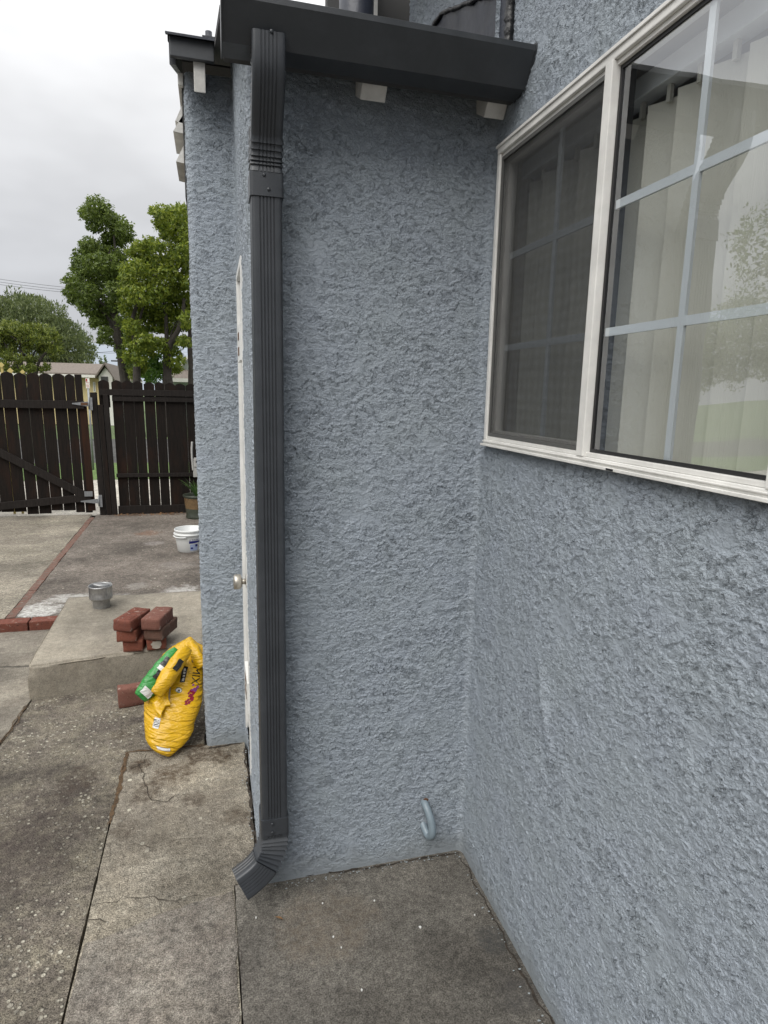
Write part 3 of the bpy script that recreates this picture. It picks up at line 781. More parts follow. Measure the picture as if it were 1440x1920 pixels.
# beyond the gate: apron, grass, street
c_street = m_concrete('pale_street_concrete', (.42, .40, .36), (.36, .34, .31), (.46, .44, .4), seed=9, bump=.002)
struct(meshobj('sidewalk', [(-30, 6.36, -.012), (30, 6.36, -.012), (30, 9.6, -.012), (-30, 9.6, -.012)], [(0, 1, 2, 3)], c_street))
struct(meshobj('lawn', [(-60, 9.6, -.008), (60, 9.6, -.008), (60, 12.2, -.008), (-60, 12.2, -.008)], [(0, 1, 2, 3)], simple('grass_green', (.09, .15, .035), .9, var=.4, vs=9, bump=.03, bs=40)))
struct(meshobj('street', [(-200, 12.2, -.02), (200, 12.2, -.02), (200, 19, -.02), (-200, 19, -.02)], [(0, 1, 2, 3)], m_concrete('asphalt', (.07, .07, .07), (.06, .06, .06), (.09, .09, .09), seed=10)))
struct(meshobj('far_lawn', [(-400, 19, -.015), (400, 19, -.015), (400, 800, -.015), (-400, 800, -.015)], [(0, 1, 2, 3)], simple('far_green', (.08, .12, .04), .9, var=.3, vs=.3)))
# cracks: flat jagged ribbons on the slabs, coloured dark for the shade in recesses
M_CRACK = simple('crack_shade_and_dirt', (.035, .027, .020), .95, var=.5, vs=60)
def crack(pts, w_, z=.0025, seed=0, zf=None):
    P = [Vector((x, y)) for x, y in pts]; Q = []
    for a, b in zip(P, P[1:]):
        n = max(2, int((b-a).length/.012)); nr = Vector((-(b-a).y, (b-a).x)).normalized()
        for k in range(n):
            p = a.lerp(b, k/n); Q.append(p + nr*(.014*mn.noise(Vector((p.x*14+seed, p.y*14, 0)))+.006*mn.noise(Vector((p.x*60, p.y*60, seed)))))
    Q.append(P[-1]); V = []; Fc = []
    for i, p in enumerate(Q):
        d = (Q[min(i+1, len(Q)-1)]-Q[max(i-1, 0)]).normalized(); nr = Vector((-d.y, d.x))
        ww = w_*(.35+1.3*abs(mn.noise(Vector((i*.31, seed, 2)))))*min(1, i/3+.2, (len(Q)-1-i)/3+.2)
        zz = z if zf is None else zf(p.x, p.y)+z
        V += [(p.x+nr.x*ww, p.y+nr.y*ww, zz), (p.x-nr.x*ww, p.y-nr.y*ww, zz)]
        if i: Fc.append((2*i-2, 2*i-1, 2*i+1, 2*i))
    return V, Fc
def G(px, py, z=0): v = on(px, py, 2, z); return (v.x, v.y)
CR = [([G(190, 1585), G(215, 1582), G(250, 1584), G(285, 1590), G(330, 1578), G(380, 1574)], .0016), ([G(150, 1727), G(172, 1724), G(190, 1722), G(200, 1730)], .005), ([G(160, 1700), G(215, 1690), G(232, 1678), G(260, 1683), G(330, 1688), G(405, 1677)], .0022),
      ([G(185, 1610), G(205, 1606), G(208, 1590), G(190, 1588)], .002), ([G(232, 1412), G(236, 1440), G(262, 1432), G(268, 1460), G(285, 1500), G(310, 1503), G(330, 1490)], .0035), ([G(232, 1445), G(250, 1438), G(272, 1430), G(275, 1412)], .003),
      ([G(300, 1640), G(305, 1700), G(312, 1760), G(300, 1820)], .0012), ([G(190, 1735), G(185, 1770), G(160, 1790)], .0016), ([G(455, 1730), G(448, 1800), G(440, 1850)], .001)]
V = []; Fc = []
for i, (p, w_) in enumerate(CR):
    a, b = crack(p, w_*.62, seed=i*5.3); b = [tuple(x+len(V) for x in f) for f in b]; V += a; Fc += b
struct(meshobj('slab_cracks', V, Fc, M_CRACK))
# rusty moss grown into the joints round the middle slab
V = []; Fc = []
for i, (p, w_) in enumerate((([(-1.153, .40), (-1.151, .62), (-1.152, .868)], .007), ([(-1.150, .862), (-1.0, .858), (-.84, .850)], .006), ([(-1.66, 1.40), (-1.68, 1.05)], .004))):
    for q in range(3):
        a, b = crack([(x+random.uniform(-.006, .006), y+random.uniform(-.006, .006)) for x, y in p], w_*random.uniform(.4, 1), seed=200+i*5.3+q*31, z=.0026+.0002*q); b = [tuple(x+len(V) for x in f) for f in b]; V += a; Fc += b
struct(meshobj('joint_moss', V, Fc, simple('rusty_moss', (.085, .052, .026), .95, var=.6, vs=90, bump=.003, bs=200)))
# moss and dirt line along the wall foot
CR = [([(-.70, .045), (-.40, -.012), (-.1, -.014), (-.012, -.014)], .005), ([(-.016, -.02), (-.014, -.5), (-.013, -1.3)], .0035), ([(-.665, .1), (-.672, .80)], .006), ([(-.68, .825), (-.83, .822)], .006)]
V = []; Fc = []
for i, (p, w_) in enumerate(CR):
    a, b = crack(p, w_, seed=50+i*5.3, z=.004); b = [tuple(x+len(V) for x in f) for f in b]; V += a; Fc += b
struct(meshobj('wall_foot_joint', V, Fc, M_CRACK))

# flecks of wall paint along the foot of the walls
rf = random.Random(5); bm = bmesh.new()
for k in range(190):
    t = rf.random(); e = abs(rf.gauss(0, .010))+.002
    if k < 80: x, y = -.64+.62*t, -.010-e
    elif k < 140: x, y = -.016-e, -.02-1.2*t
    else: x, y = -.668-e, .02+.80*t
    r_ = rf.uniform(.0008, .0030); n = rf.randint(4, 7)
    bm.faces.new([bm.verts.new((x+r_*rf.uniform(.6, 1.8)*math.cos(6.283*i/n), y+r_*rf.uniform(.5, 1.3)*math.sin(6.283*i/n), .0052+k*.000004)) for i in range(n)])
struct(from_bm('paint_flecks', bm, simple('pale_paint_drip', (.30, .33, .34), .7)))

# concrete step
def step_mesh():
    P = [(-1.668, 1.452), (-.835, 1.60), (-.835, 2.52), (-1.70, 2.545)]; H = .172
    bm = bmesh.new()
    lo_ = [bm.verts.new((x, y, -.03)) for x, y in P]; hi_ = [bm.verts.new((x, y, H)) for x, y in P]
    bm.faces.new(hi_)
    for i in range(4): bm.faces.new((lo_[i], lo_[(i+1) % 4], hi_[(i+1) % 4], hi_[i]))
    bmesh.ops.subdivide_edges(bm, edges=bm.edges[:], cuts=24, use_grid_fill=True)
    for v in bm.verts:
        v.co += Vector((1, 1, .5))*.004*mn.noise(v.co*7)
    ed = [e for e in bm.edges if len(e.link_faces) == 2 and e.calc_face_angle() > 1]
    bmesh.ops.bevel(bm, geom=ed, offset=.010, segments=3, affect='EDGES')
    for v in bm.verts:
        if v.co.z > .12: v.co.z -= .003*max(0, mn.noise(v.co*22))
    c = Vector((-1.67, 1.45, .15))
    for v in bm.verts:                       # chipped corner
        d = (v.co-c).length
        if d < .045: v.co += (Vector((-1.3, 2.0, -.1))-v.co)*.028*(1-d/.045)
    return from_bm('concrete_step', bm, c_step, None, True)
stp = tag(step_mesh(), 'wide low concrete step block with bricks and a metal cap on it', 'step')
bm = bmesh.new()
V_, F_ = crack([(-1.655, 1.438), (-1.60, 1.447)], .003, z=0)
bm.free()

# brick edging
def m_brick(name, c1, c2):
    m = NT(name, c1, .85, spec=.2); c = m.co()
    n = m.noise(c, 30, 6, .7); col = m.mix(m.mrg(n, .35, .7), c1, c2)
    sp = m.mrg(m.noise(c, 34, 5, .75), .57, .68); col = m.mix(m.ma('MULTIPLY', sp, .55), col, (.45, .40, .34))
    dk = m.mrg(m.noise(c, 120, 3, .6), .60, .72); col = m.mix(m.ma('MULTIPLY', dk, .8), col, (.04, .02, .015))
    m.set('Base Color', col); m.bump(m.ma('ADD', n, m.noise(c, 240, 3, .6)), .003); return m.m
MB_RED = m_brick('red_fired_clay', (.235, .085, .055), (.18, .060, .042))
MB_MAUVE = m_brick('mauve_fired_clay', (.21, .098, .075), (.17, .074, .056))
MB_BROWN = m_brick('brown_fired_clay', (.135, .086, .066), (.15, .072, .052))
MB_OLD = m_brick('worn_old_brick', (.20, .072, .050), (.14, .055, .042))
MB_STRIP = m_brick('weathered_strip_brick', (.17, .075, .055), (.15, .13, .11))
def rows_bricks(name, a, b, w_, L, z, mat, label, zfun=None):
    a = Vector(a); b = Vector(b); d = (b-a); n = max(1, int(d.length/L)); d.normalize(); s = Vector((-d.y, d.x))
    bm = bmesh.new()
    for k in range(n):
        p0 = a+d*(k*L+.004); p1 = a+d*((k+1)*L-.005); off = random.uniform(-.004, .004); dz = random.uniform(-.003, .003)
        zt = (zfun(p0.x, p0.y) if zfun else 0)+z+dz
        V = [bm.verts.new((q.x, q.y, h_)) for h_ in (-.03, zt) for q in (p0+s*off, p1+s*off, p1+s*(w_+off), p0+s*(w_+off))]
        for f in ((0, 1, 2, 3), (7, 6, 5, 4), (0, 4, 5, 1), (1, 5, 6, 2), (2, 6, 7, 3), (3, 7, 4, 0)): bm.faces.new([V[i] for i in f])
    o = from_bm(name, bm, mat, None, bevel=.005)
    return tag(o, label, 'brick edging')
rows_bricks('brick_border', (-3.4, 2.455), (-1.70, 2.44), .095, .212, .057, MB_OLD, 'row of red bricks edging the raised patio left of the step')
rows_bricks('brick_border', (-2.02, 2.56), (-2.150, 6.3), .055, .20, .0015, MB_STRIP, 'flush diagonal strip of worn red bricks across the patio towards the gate', zb)

# ------------------------------------------------------------------ loose bricks
BL, BW, BH = .195, .096, .060
def brick_proto(mat, frog=False):
    bm = bmesh.new(); bx(bm, (-BW/2, 0, 0), (BW/2, BL, BH))
    bmesh.ops.bevel(bm, geom=bm.edges[:], offset=.0035, segments=1, affect='EDGES')
    bmesh.ops.subdivide_edges(bm, edges=bm.edges[:], cuts=3, use_grid_fill=True)
    sd_ = random.random()*9
    for v in bm.verts: v.co += Vector((1, 1, 1))*.0028*mn.noise(v.co*26+Vector((sd_, 0, 0)))
    bmesh.ops.recalc_face_normals(bm, faces=bm.faces)
    me = bpy.data.meshes.new('brick'); bm.to_mesh(me); bm.free(); me.materials.append(mat)
    me.polygons.foreach_set('use_smooth', [True]*len(me.polygons)); return me
z0 = .172
def brick(x, y, z, rz, mat, label, mesh=None, rx=0, ry=0):
    o = bpy.data.objects.new('brick', brick_proto(mat)); COL.objects.link(o)
    o.location = (x, y, z); o.rotation_euler = (rx, ry, rad(rz))
    return tag(o, label, 'brick', 'loose red bricks by the step')
brick(-1.195, 1.535, z0, -4, MB_RED, 'bottom brick of the left column, plain bright red')
b3 = brick(-1.080, 1.535, z0, 4, MB_RED, 'bottom brick of the right column with white mortar on its end')
brick(-1.222, 1.520, z0+BH+.001, -8, MB_RED, 'middle brick of the left column, with a chipped top edge')
brick(-1.093, 1.515, z0+BH+.001, -20, MB_BROWN, 'middle brick of the right column, brown and turned outwards')
tb = brick(-1.238, 1.510, z0+2*BH+.002, -24, MB_OLD, 'top brick of the left column with a rough pitted upper face')
brick(-1.102, 1.500, z0+2*BH+.002, -17, MB_MAUVE, 'top brick of the right column, smooth and mauve')
lb = brick(-1.215, 1.285, -.002, -72, MB_MAUVE, 'single brick standing on edge on the ground behind the yellow bag')

ca_, sa_ = math.cos(rad(10)), math.sin(rad(10))
lb.rotation_euler = Matrix(((0, ca_, -sa_), (0, sa_, ca_), (1, 0, 0))).to_euler(); lb.location = (-1.238, 1.268, BW/2-.002)
# mortar patch on the end of the lower right brick
m = NT('old_mortar', (.42, .38, .32), .9); c = m.co(); m.bump(m.noise(c, 160, 4, .7), .004); M_MORTAR = m.m
bm = bmesh.new(); r = bmesh.ops.create_circle(bm, cap_ends=True, radius=.024, segments=26)
for v in bm.verts:
    a = math.atan2(v.co.y, v.co.x); q = 1+.35*mn.noise(Vector((math.cos(a)*2, math.sin(a)*2, 1)))
    v.co = Vector((v.co.x*q*1.05, -.0022, v.co.y*q*.9+.030))
ext = bmesh.ops.extrude_face_region(bm, geom=bm.faces[:])
for v in [e for e in ext['geom'] if isinstance(e, bmesh.types.BMVert)]: v.co.y -= .004
mo = from_bm('mortar_patch', bm, M_MORTAR); mo.parent = b3
# rough face of the top brick
bm = bmesh.new(); nx, ny = 14, 28
vs = [[bm.verts.new((-BW/2+.008+(BW-.016)*i/nx, .008+(BL-.016)*j/ny, BH-.004+(.007+.005*mn.noise(Vector((i*1.1, j*1.1, 0)))) * (0 if i in (0, nx) or j in (0, ny) else 1))) for j in range(ny+1)] for i in range(nx+1)]
for i in range(nx):
    for j in range(ny): bm.faces.new((vs[i][j], vs[i+1][j], vs[i+1][j+1], vs[i][j+1]))
ro = from_bm('pitted_face', bm, MB_OLD); ro.parent = tb

# ------------------------------------------------------------------ flue cap on the step
cap = thing('flue_cap', 'round galvanised metal flue cap standing upside down on the step', 'vent cap', (-1.463, 2.30, z0))
bm = bmesh.new(); cx_, cy_ = -1.463, 2.30
prof = [(.049, z0), (.050, z0+.012), (.049, z0+.030), (.051, z0+.034), (.050, z0+.048), (.052, z0+.055)]
lathe(bm, prof + [(.046, z0+.055), (.046, z0)], (cx_, cy_, 0), 44)
from_bm('collar', bm, M_GALV, cap)
bm = bmesh.new()
lathe(bm, [(.050, z0+.050), (.066, z0+.058), (.068, z0+.066), (.066, z0+.070), (.0675, z0+.078), (.0665, z0+.082), (.0665, z0+.130), (.069, z0+.134), (.0675, z0+.140), (.062, z0+.138), (.061, z0+.070), (.045, z0+.060)], (cx_, cy_, 0), 44)
from_bm('shell', bm, M_GALV, cap)
bm = bmesh.new(); lathe(bm, [(.0001, z0+.066), (.06, z0+.066)], (cx_, cy_, 0), 32); from_bm('dark_inside', bm, M_DARK, cap)
bm = bmesh.new(); lathe(bm, [(.0005, .004), (.040, .003), (.049, .0), (.051, -.003), (.049, -.005), (.0005, -.004)], (0, 0, 0), 36)
bmesh.ops.rotate(bm, verts=bm.verts, matrix=Matrix.Rotation(rad(9), 3, 'Y') @ Matrix.Rotation(rad(-6), 3, 'X'))
for v in bm.verts: v.co += Vector((cx_+.008, cy_, z0+.145))
from_bm('disc', bm, M_GALV, cap)
for a in (-1.15, -.85, .7, 2.2, 3.7): 
    bm = bmesh.new(); p = Vector((math.cos(a), math.sin(a), 0)); bx(bm, Vector((cx_, cy_, z0+.072))+p*.0685-Vector((.004, .002, 0)), Vector((cx_, cy_, z0+.142))+p*.0685+Vector((.004, .002, 0)), rot=Matrix.Rotation(a+math.pi/2, 3, 'Z'))
    from_bm('strap', bm, M_GALV, cap, bevel=.0008)

# ------------------------------------------------------------------ yellow bag of soil
def m_plastic(name, col, rough=.27):
    m = NT(name, col, rough, spec=.5); c = m.co((1, 1, 2.6))
    h = m.ma('ADD', m.ma('MULTIPLY', m.noise(m.co((.7, .7, 3.2)), 16, 3, .5, 1.2), 1.6), m.ma('MULTIPLY', m.noise(c, 45, 2, .5), .5))
    m.bump(h, .006); return m.m
MY = m_plastic('glossy_yellow_film', (.60, .35, .008)); MG = m_plastic('glossy_green_film', (.03, .24, .045))
MK = m_plastic('black_print', (.012, .012, .012)); MWH = m_plastic('white_print', (.62, .62, .60)); MR = m_plastic('crimson_print', (.22, .012, .03)); MPU = m_plastic('violet_print', (.22, .05, .22))
MDG = m_plastic('dark_green_print', (.01, .09, .03)); MGB = m_plastic('grey_band_print', (.34, .31, .26))
bag = thing('soil_bag', 'slumped yellow and green plastic soil bag leaning on the wall corner', 'bag', (-.97, .9, 0))
# outline rows: photo row -> (left, right) measured, mapped on the leaning mid surface of the sack
ROWS = [(1411, 313, 323), (1402, 302, 332), (1390, 286, 350), (1372, 275, 362), (1350, 272, 366), (1325, 270, 374), (1300, 272, 380), (1275, 279, 383), (1252, 288, 385), (1232, 301, 386), (1218, 314, 387), (1207, 332, 372), (1195, 353, 359)]
zs = []; 
def lean_y(v): return .815 + .36*v**1.15
ctr = []
for i, (py, l, r_) in enumerate(ROWS):
    v = i/(len(ROWS)-1); y = lean_y((1411-py)/214)
    a = on(l, py, 1, y); b = on(r_, py, 1, y); ctr.append(((a+b)/2, (b-a).length/2))
zoff = -ctr[0][0].z
def rowat(v):
    t = max(0, min(1, v))*(len(ctr)-1); i = min(int(t), len(ctr)-2); f = t-i
    P = [ctr[max(0, min(len(ctr)-1, j))] for j in (i-1, i, i+1, i+2)]
    def cr_(a, b, c, d): return .5*((2*b)+(c-a)*f+(2*a-5*b+4*c-d)*f*f+(3*b-a-3*c+d)*f**3)
    return cr_(P[0][0], P[1][0], P[2][0], P[3][0]), max(.003, cr_(P[0][1], P[1][1], P[2][1], P[3][1]))
def sack(u, v, off=0):
    """u: angle round the sack (0 = facing the yard, +-0.5 = its side edges), v: bottom to top"""
    c, hw = rowat(v)
    a = u*2*math.pi
    th = .105*math.sin(math.pi*min(1, max(0, v*.93+.035)))**.7
    s, k = math.sin(a), math.cos(a)
    x = c.x + hw*math.copysign(abs(s)**.85, s)
    y = c.y - (th+0)*math.copysign(abs(k)**.8, k)
    z = c.z
    p = Vector((x, y, z))
    nrm = Vector((s/max(hw, .02), -k/max(th, .02), 0)).normalized()
    f0 = .011*mn.noise(Vector((x*9, y*5, z*11)))
    q1 = abs(mn.noise(Vector((x*5+2, y*4, z*46+x*14)))); q2 = abs(mn.noise(Vector((x*8, y*6+4, z*95+x*30))))
    wr = f0 - .0045*max(0, 1-q1*7) - .0022*max(0, 1-q2*6)
    return p + nrm*(wr*min(1, hw/.04)+off)
nu, nv_ = 120, 250; V = []; Fc = []
for j in range(nv_+1):
    for i in range(nu): V.append(sack(i/nu, j/nv_))
for j in range(nv_):
    for i in range(nu): Fc.append((j*nu+i, j*nu+(i+1) % nu, (j+1)*nu+(i+1) % nu, (j+1)*nu+i))
Fc += [tuple(range(nu))[::-1], tuple(nv_*nu+i for i in range(nu))]
sk = meshobj('sack', V, Fc, MY, bag, True)
zmin = min(p.z for p in V); bag['_'] = 0; del bag['_']
BAGLIFT = -zmin+.001
def decal(name, quads, mat, off=.0018):
    """patches given as polygons in (u, v) of the sack surface"""
    bm = bmesh.new()
    for poly in quads:
        n = 10; a, b, c, d = poly
        g_ = [[bm.verts.new(sack(*(Vector(a).lerp(Vector(b), i/n).lerp(Vector(d).lerp(Vector(c), i/n), j/n)), off)) for i in range(n+1)] for j in range(n+1)]
        for j in range(n):
            for i in range(n): f = bm.faces.new((g_[j][i], g_[j][i+1], g_[j+1][i+1], g_[j+1][i])); f.smooth = True
    return from_bm(name, bm, mat, sk, True)
def pxuv(px, py):
    """find (u, v) of the sack seen at a photo pixel by search on its front half"""
    best = None; tgt = (px, py)
    us = np.linspace(-.25, .25, 41); vs_ = np.linspace(0, 1, 61)
    for u in us:
        for v in vs_:
            p = CACHE[(round(float(u), 5), round(float(v), 5))]
            e = (p[0]-px)**2+(p[1]-py)**2
            if best is None or e < best[0]: best = (e, u, v)
    u, v = best[1], best[2]; h = .01
    for _ in range(14):
        for du, dv in ((h, 0), (-h, 0), (0, h), (0, -h)):
            p = projp(sack(u+du, v+dv)); e = (p[0]-px)**2+(p[1]-py)**2
            if e < best[0]: best = (e, u+du, v+dv)
        if (best[1], best[2]) == (u, v): h /= 2
        u, v = best[1], best[2]
    return (u, v)
def projp(P):
    d = Vector(P)-CAM; k = d.dot(F); return (720+FPX*d.dot(R)/k, 960-FPX*d.dot(U)/k)
CACHE = {}
for u in np.linspace(-.25, .25, 41):
    for v in np.linspace(0, 1, 61): CACHE[(round(float(u), 5), round(float(v), 5))] = projp(sack(float(u), float(v)))
def dq(*pts): return tuple(pxuv(*p) for p in pts)
decal('black_label', [dq((337, 1277), (346, 1277), (353, 1248), (343, 1246))], MK)
decal('label_lettering', [dq((341, 1274), (344.5, 1274), (345.5, 1269), (342, 1269)), dq((342.3, 1267), (345.8, 1267), (346.6, 1263), (343, 1263)), dq((343.2, 1261), (346.8, 1261), (347.6, 1257), (344, 1257)), dq((344.2, 1255), (347.8, 1255), (348.6, 1251), (345, 1251))], MWH, .003)
decal('barcode_label', [dq((286, 1361), (297, 1364), (302, 1345), (291, 1342))], MWH)
decal('barcode_lines', [dq((288.5+0*k, 1345+k*2.9+.0), (299.5, 1347.5+k*2.9), (299.3, 1348.7+k*2.9), (288.3, 1346.3+k*2.9)) for k in range(5)], MK, .003)
decal('foot_band', [dq((292, 1395), (319, 1400), (319, 1406), (297, 1403))], MWH)
decal('grey_band', [dq((313, 1320), (318, 1320), (328, 1246), (321, 1246))], MGB)
flower = []
for k in range(26):
    t = k/25; cx = 352+t*14+random.uniform(-5, 5); cy = 1316-t*34+random.uniform(-4, 4); s_ = random.uniform(2.2, 4)
    flower.append(dq((cx-s_, cy+s_*.5), (cx, cy+s_), (cx+s_, cy-s_*.4), (cx, cy-s_)))
decal('flower_picture', flower[:19], MR); decal('flower_tips', flower[19:], MPU, .0024)
def disc_decal(name, px, py, r_, mat, off):
    bm = bmesh.new(); c = bm.verts.new(sack(*pxuv(px, py), off)); ring = [bm.verts.new(sack(*pxuv(px+r_*math.cos(a), py+r_*.85*math.sin(a)), off)) for a in np.linspace(0, 2*math.pi, 16, endpoint=False)]
    for i in range(16): bm.faces.new((c, ring[i], ring[(i+1) % 16]))
    from_bm(name, bm, mat, sk)
disc_decal('badge_rim', 335, 1291.5, 6.2, MDG, .002); disc_decal('badge', 335, 1291.5, 5.2, MWH, .0032); disc_decal('badge_mark', 335.4, 1291.8, 2.4, MK, .0042)
def text_mesh(txt):
    cu = bpy.data.curves.new('t', 'FONT'); cu.body = txt; cu.align_x = 'LEFT'; cu.resolution_u = 3
    o = bpy.data.objects.new('t', cu); COL.objects.link(o); dg = bpy.context.evaluated_depsgraph_get()
    me = bpy.data.meshes.new_from_object(o.evaluated_get(dg)); bpy.data.objects.remove(o); bpy.data.curves.remove(cu); return me
def sack_text(txt, px, py, ang, size, mat, name):
    me = text_mesh(txt); bm = bmesh.new(); bm.from_mesh(me)
    bmesh.ops.triangulate(bm, faces=bm.faces[:])
    ca, sa = math.cos(ang), math.sin(ang)
    for v in bm.verts:
        x, y = v.co.x*size, v.co.y*size
        qx = px + x*ca - y*sa; qy = py - (x*sa + y*ca)
        v.co = sack(*pxuv(qx, qy), .0028)
    from_bm(name, bm, mat, sk)
sack_text('g MIX', 364, 1232, rad(-97), 20, MK, 'black_lettering')
# folded-over top: green lobe and hanging yellow flap
def lobe(name, A_, B_, w0, w1, th, mat, wr=.004, seed=0):
    A_ = Vector(A_); B_ = Vector(B_); d = (B_-A_); side = d.cross(Vector((0, -1, 0))).normalized(); out_ = side.cross(d).normalized()
    if out_.y > 0: out_ = -out_
    nn, mm = 40, 50; V = []; Fc = []
    for j in range(mm+1):
        t = j/mm; w_ = (w0+(w1-w0)*t)*(math.sin(math.pi*(.06+.88*t)))**.25; tt = th*(math.sin(math.pi*(.05+.90*t)))**.6
        for i in range(nn):
            a = 2*math.pi*i/nn; s_, c_k = math.sin(a), math.cos(a)
            p = A_+d*t+side*w_*s_+out_*tt*c_k
            p += out_*wr*mn.noise(p*22+Vector((seed, 0, 0))) + side*wr*mn.noise(p*30+Vector((0, seed, 0)))
            V.append(p)
    for j in range(mm):
        for i in range(nn): Fc.append((j*nn+i, j*nn+(i+1) % nn, (j+1)*nn+(i+1) % nn, (j+1)*nn+i))
    Fc += [tuple(range(nn))[::-1], tuple(mm*nn+i for i in range(nn))]
    return meshobj(name, V, Fc, mat, bag, True), (A_, d, side, out_)
gl, gf = lobe('green_fold', on(338, 1222, 1, 1.02), on(262, 1306, 1, .90), .056, .044, .036, MG, .005, 1)
yl, yf_ = lobe('yellow_fold', on(352, 1212, 1, 1.0), on(292, 1300, 1, .86), .034, .036, .034, MY, .005, 3)
def patch_on(fr_, t0, t1, s0, s1, th, mat, name, parent, off=.004):
    A_, d, side, out_ = fr_; bm = bmesh.new(); n = 8
    g_ = [[bm.verts.new(A_+d*(t0+(t1-t0)*i/n)+side*(s0+(s1-s0)*j/n+.0012*math.sin(i*1.1))+out_*(th*math.sqrt(max(0, 1-((s0+(s1-s0)*j/n)/.052)**2))+off)) for j in range(n+1)] for i in range(n+1)]
    for i in range(n):
        for j in range(n): bm.faces.new((g_[i][j], g_[i+1][j], g_[i+1][j+1], g_[i][j+1]))
    from_bm(name, bm, mat, parent, True)
sgn = 1 if gf[2].x < 0 else -1
patch_on(gf, .22, .40, sgn*.004, sgn*.042, .036, MK, 'black_print', gl, .006); patch_on(gf, .40, .48, sgn*.002, sgn*.040, .036, MWH, 'white_print', gl, .006); patch_on(gf, .48, .64, sgn*-.002, sgn*.030, .036, MK, 'dark_print', gl, .006)
patch_on(yf_, .30, .52, -.012, .012, .034, MK, 'oval_badge', yl, .006)
patch_on(gf, .82, .95, -.022, .026, .032, MWH, 'pale_print', gl, .006)
def flap():
    pts = [(330, 1228), (345, 1226), (325, 1255), (318, 1300), (322, 1313), (312, 1318), (304, 1338), (296, 1318), (288, 1306), (278, 1306), (300, 1278), (312, 1250)]
    bm = bmesh.new(); c = Vector((0, 0, 0)); P = []
    for i, (x, y) in enumerate(pts):
        u_, v_ = pxuv(x, y); p = sack(u_, v_, .030+.006*math.sin(i*2.1)); P.append(p); c += p/len(pts)
    cv = bm.verts.new(c+Vector((0, -.014, 0))); ring = [bm.verts.new(p) for p in P]
    for i in range(len(P)): bm.faces.new((cv, ring[i], ring[(i+1) % len(P)]))
    bmesh.ops.subdivide_edges(bm, edges=bm.edges[:], cuts=5, use_grid_fill=True)
    for v in bm.verts: v.co += Vector((0, -1, 0))*.006*mn.noise(v.co*38) + Vector((.3, 0, 1))*.003*mn.noise(v.co*60)
    ex = bmesh.ops.extrude_face_region(bm, geom=bm.faces[:])
    for v in [e for e in ex['geom'] if isinstance(e, bmesh.types.BMVert)]: v.co.y -= .002
    from_bm('torn_flap', bm, MY, bag, True)
flap()
tl, tf = lobe('top_fold', on(357, 1201, 1, 1.10), on(380, 1248, 1, 1.00), .022, .030, .03, MY, .006, 6)
for o in bag.children:
    o.location.z += BAGLIFT

# ------------------------------------------------------------------ bucket
MBK = simple('white_bucket_plastic', (.66, .67, .66), .4, var=.05, vs=8)
buc = thing('bucket', 'open white plastic bucket with a blue label on the patio', 'bucket', (-1.0, 4.22, zb(-1, 4.2)))
bz = zb(-1, 4.2); bc = (-1.005, 4.25, 0); bm = bmesh.new()
lathe(bm, [(.0001, bz+.002), (.108, bz), (.112, bz+.004), (.131, bz+.150), (.131, bz+.156), (.143, bz+.158), (.1435, bz+.170), (.133, bz+.172), (.133, bz+.188), (.1375, bz+.190), (.1375, bz+.205), (.134, bz+.209), (.128, bz+.206), (.110, bz+.010), (.0001, bz+.008)], bc, 64)
from_bm('tub', bm, MBK, buc)
MBL = simple('navy_print', (.01, .015, .16), .4); MBP = simple('pale_blue_print', (.35, .42, .62), .4)
def bdec(a0, a1, z0_, z1_, mat, name, top=None, r_off=.0012, parent=None):
    bm = bmesh.new(); n = 20; lo_ = []; hi_ = []
    for i in range(n+1):
        t = i/n; a = rad(a0+(a1-a0)*t)
        for z, L_ in ((z0_ if top is None else z0_+top(t), lo_), (z1_, hi_)):
            rr = .112+.019*(z-.004)/.146+r_off; L_.append(bm.verts.new((bc[0]+rr*math.cos(a), bc[1]+rr*math.sin(a), bz+z)))
    for i in range(n): bm.faces.new((lo_[i], lo_[i+1], hi_[i+1], hi_[i]))
    return from_bm(name, bm, mat, parent or buc.children[0], True)
bdec(-92, -45, .088, .112, MBL, 'blue_band', lambda t: .012*t*t)
bdec(-88, -55, .020, .080, MBP, 'label_panel')
bdec(-66, -56, .058, .080, MBL, 'badge', None, .002)
bdec(-86, -76, .036, .052, MBL, 'small_print', None, .002)
me = text_mesh('5" ROUND'); bm = bmesh.new(); bm.from_mesh(me); bmesh.ops.triangulate(bm, faces=bm.faces[:])
for v in bm.verts:
    z = .116+v.co.y*.020; a = rad(-90)+v.co.x*.020/.13; rr = .112+.019*(z-.004)/.146+.0016
    v.co = Vector((bc[0]+rr*math.cos(a), bc[1]+rr*math.sin(a), bz+z))
from_bm('lettering', bm, MBL, buc.children[0])
bm = bmesh.new(); pts = []
for a in np.linspace(rad(-168), rad(-100), 22): pts.append((bc[0]+.1445*math.cos(a), bc[1]+.1445*math.sin(a), bz+.148-.004*math.sin((a-rad(-168))*3)))
tube(bm, pts, .006, 8); from_bm('handle', bm, MBK, buc)

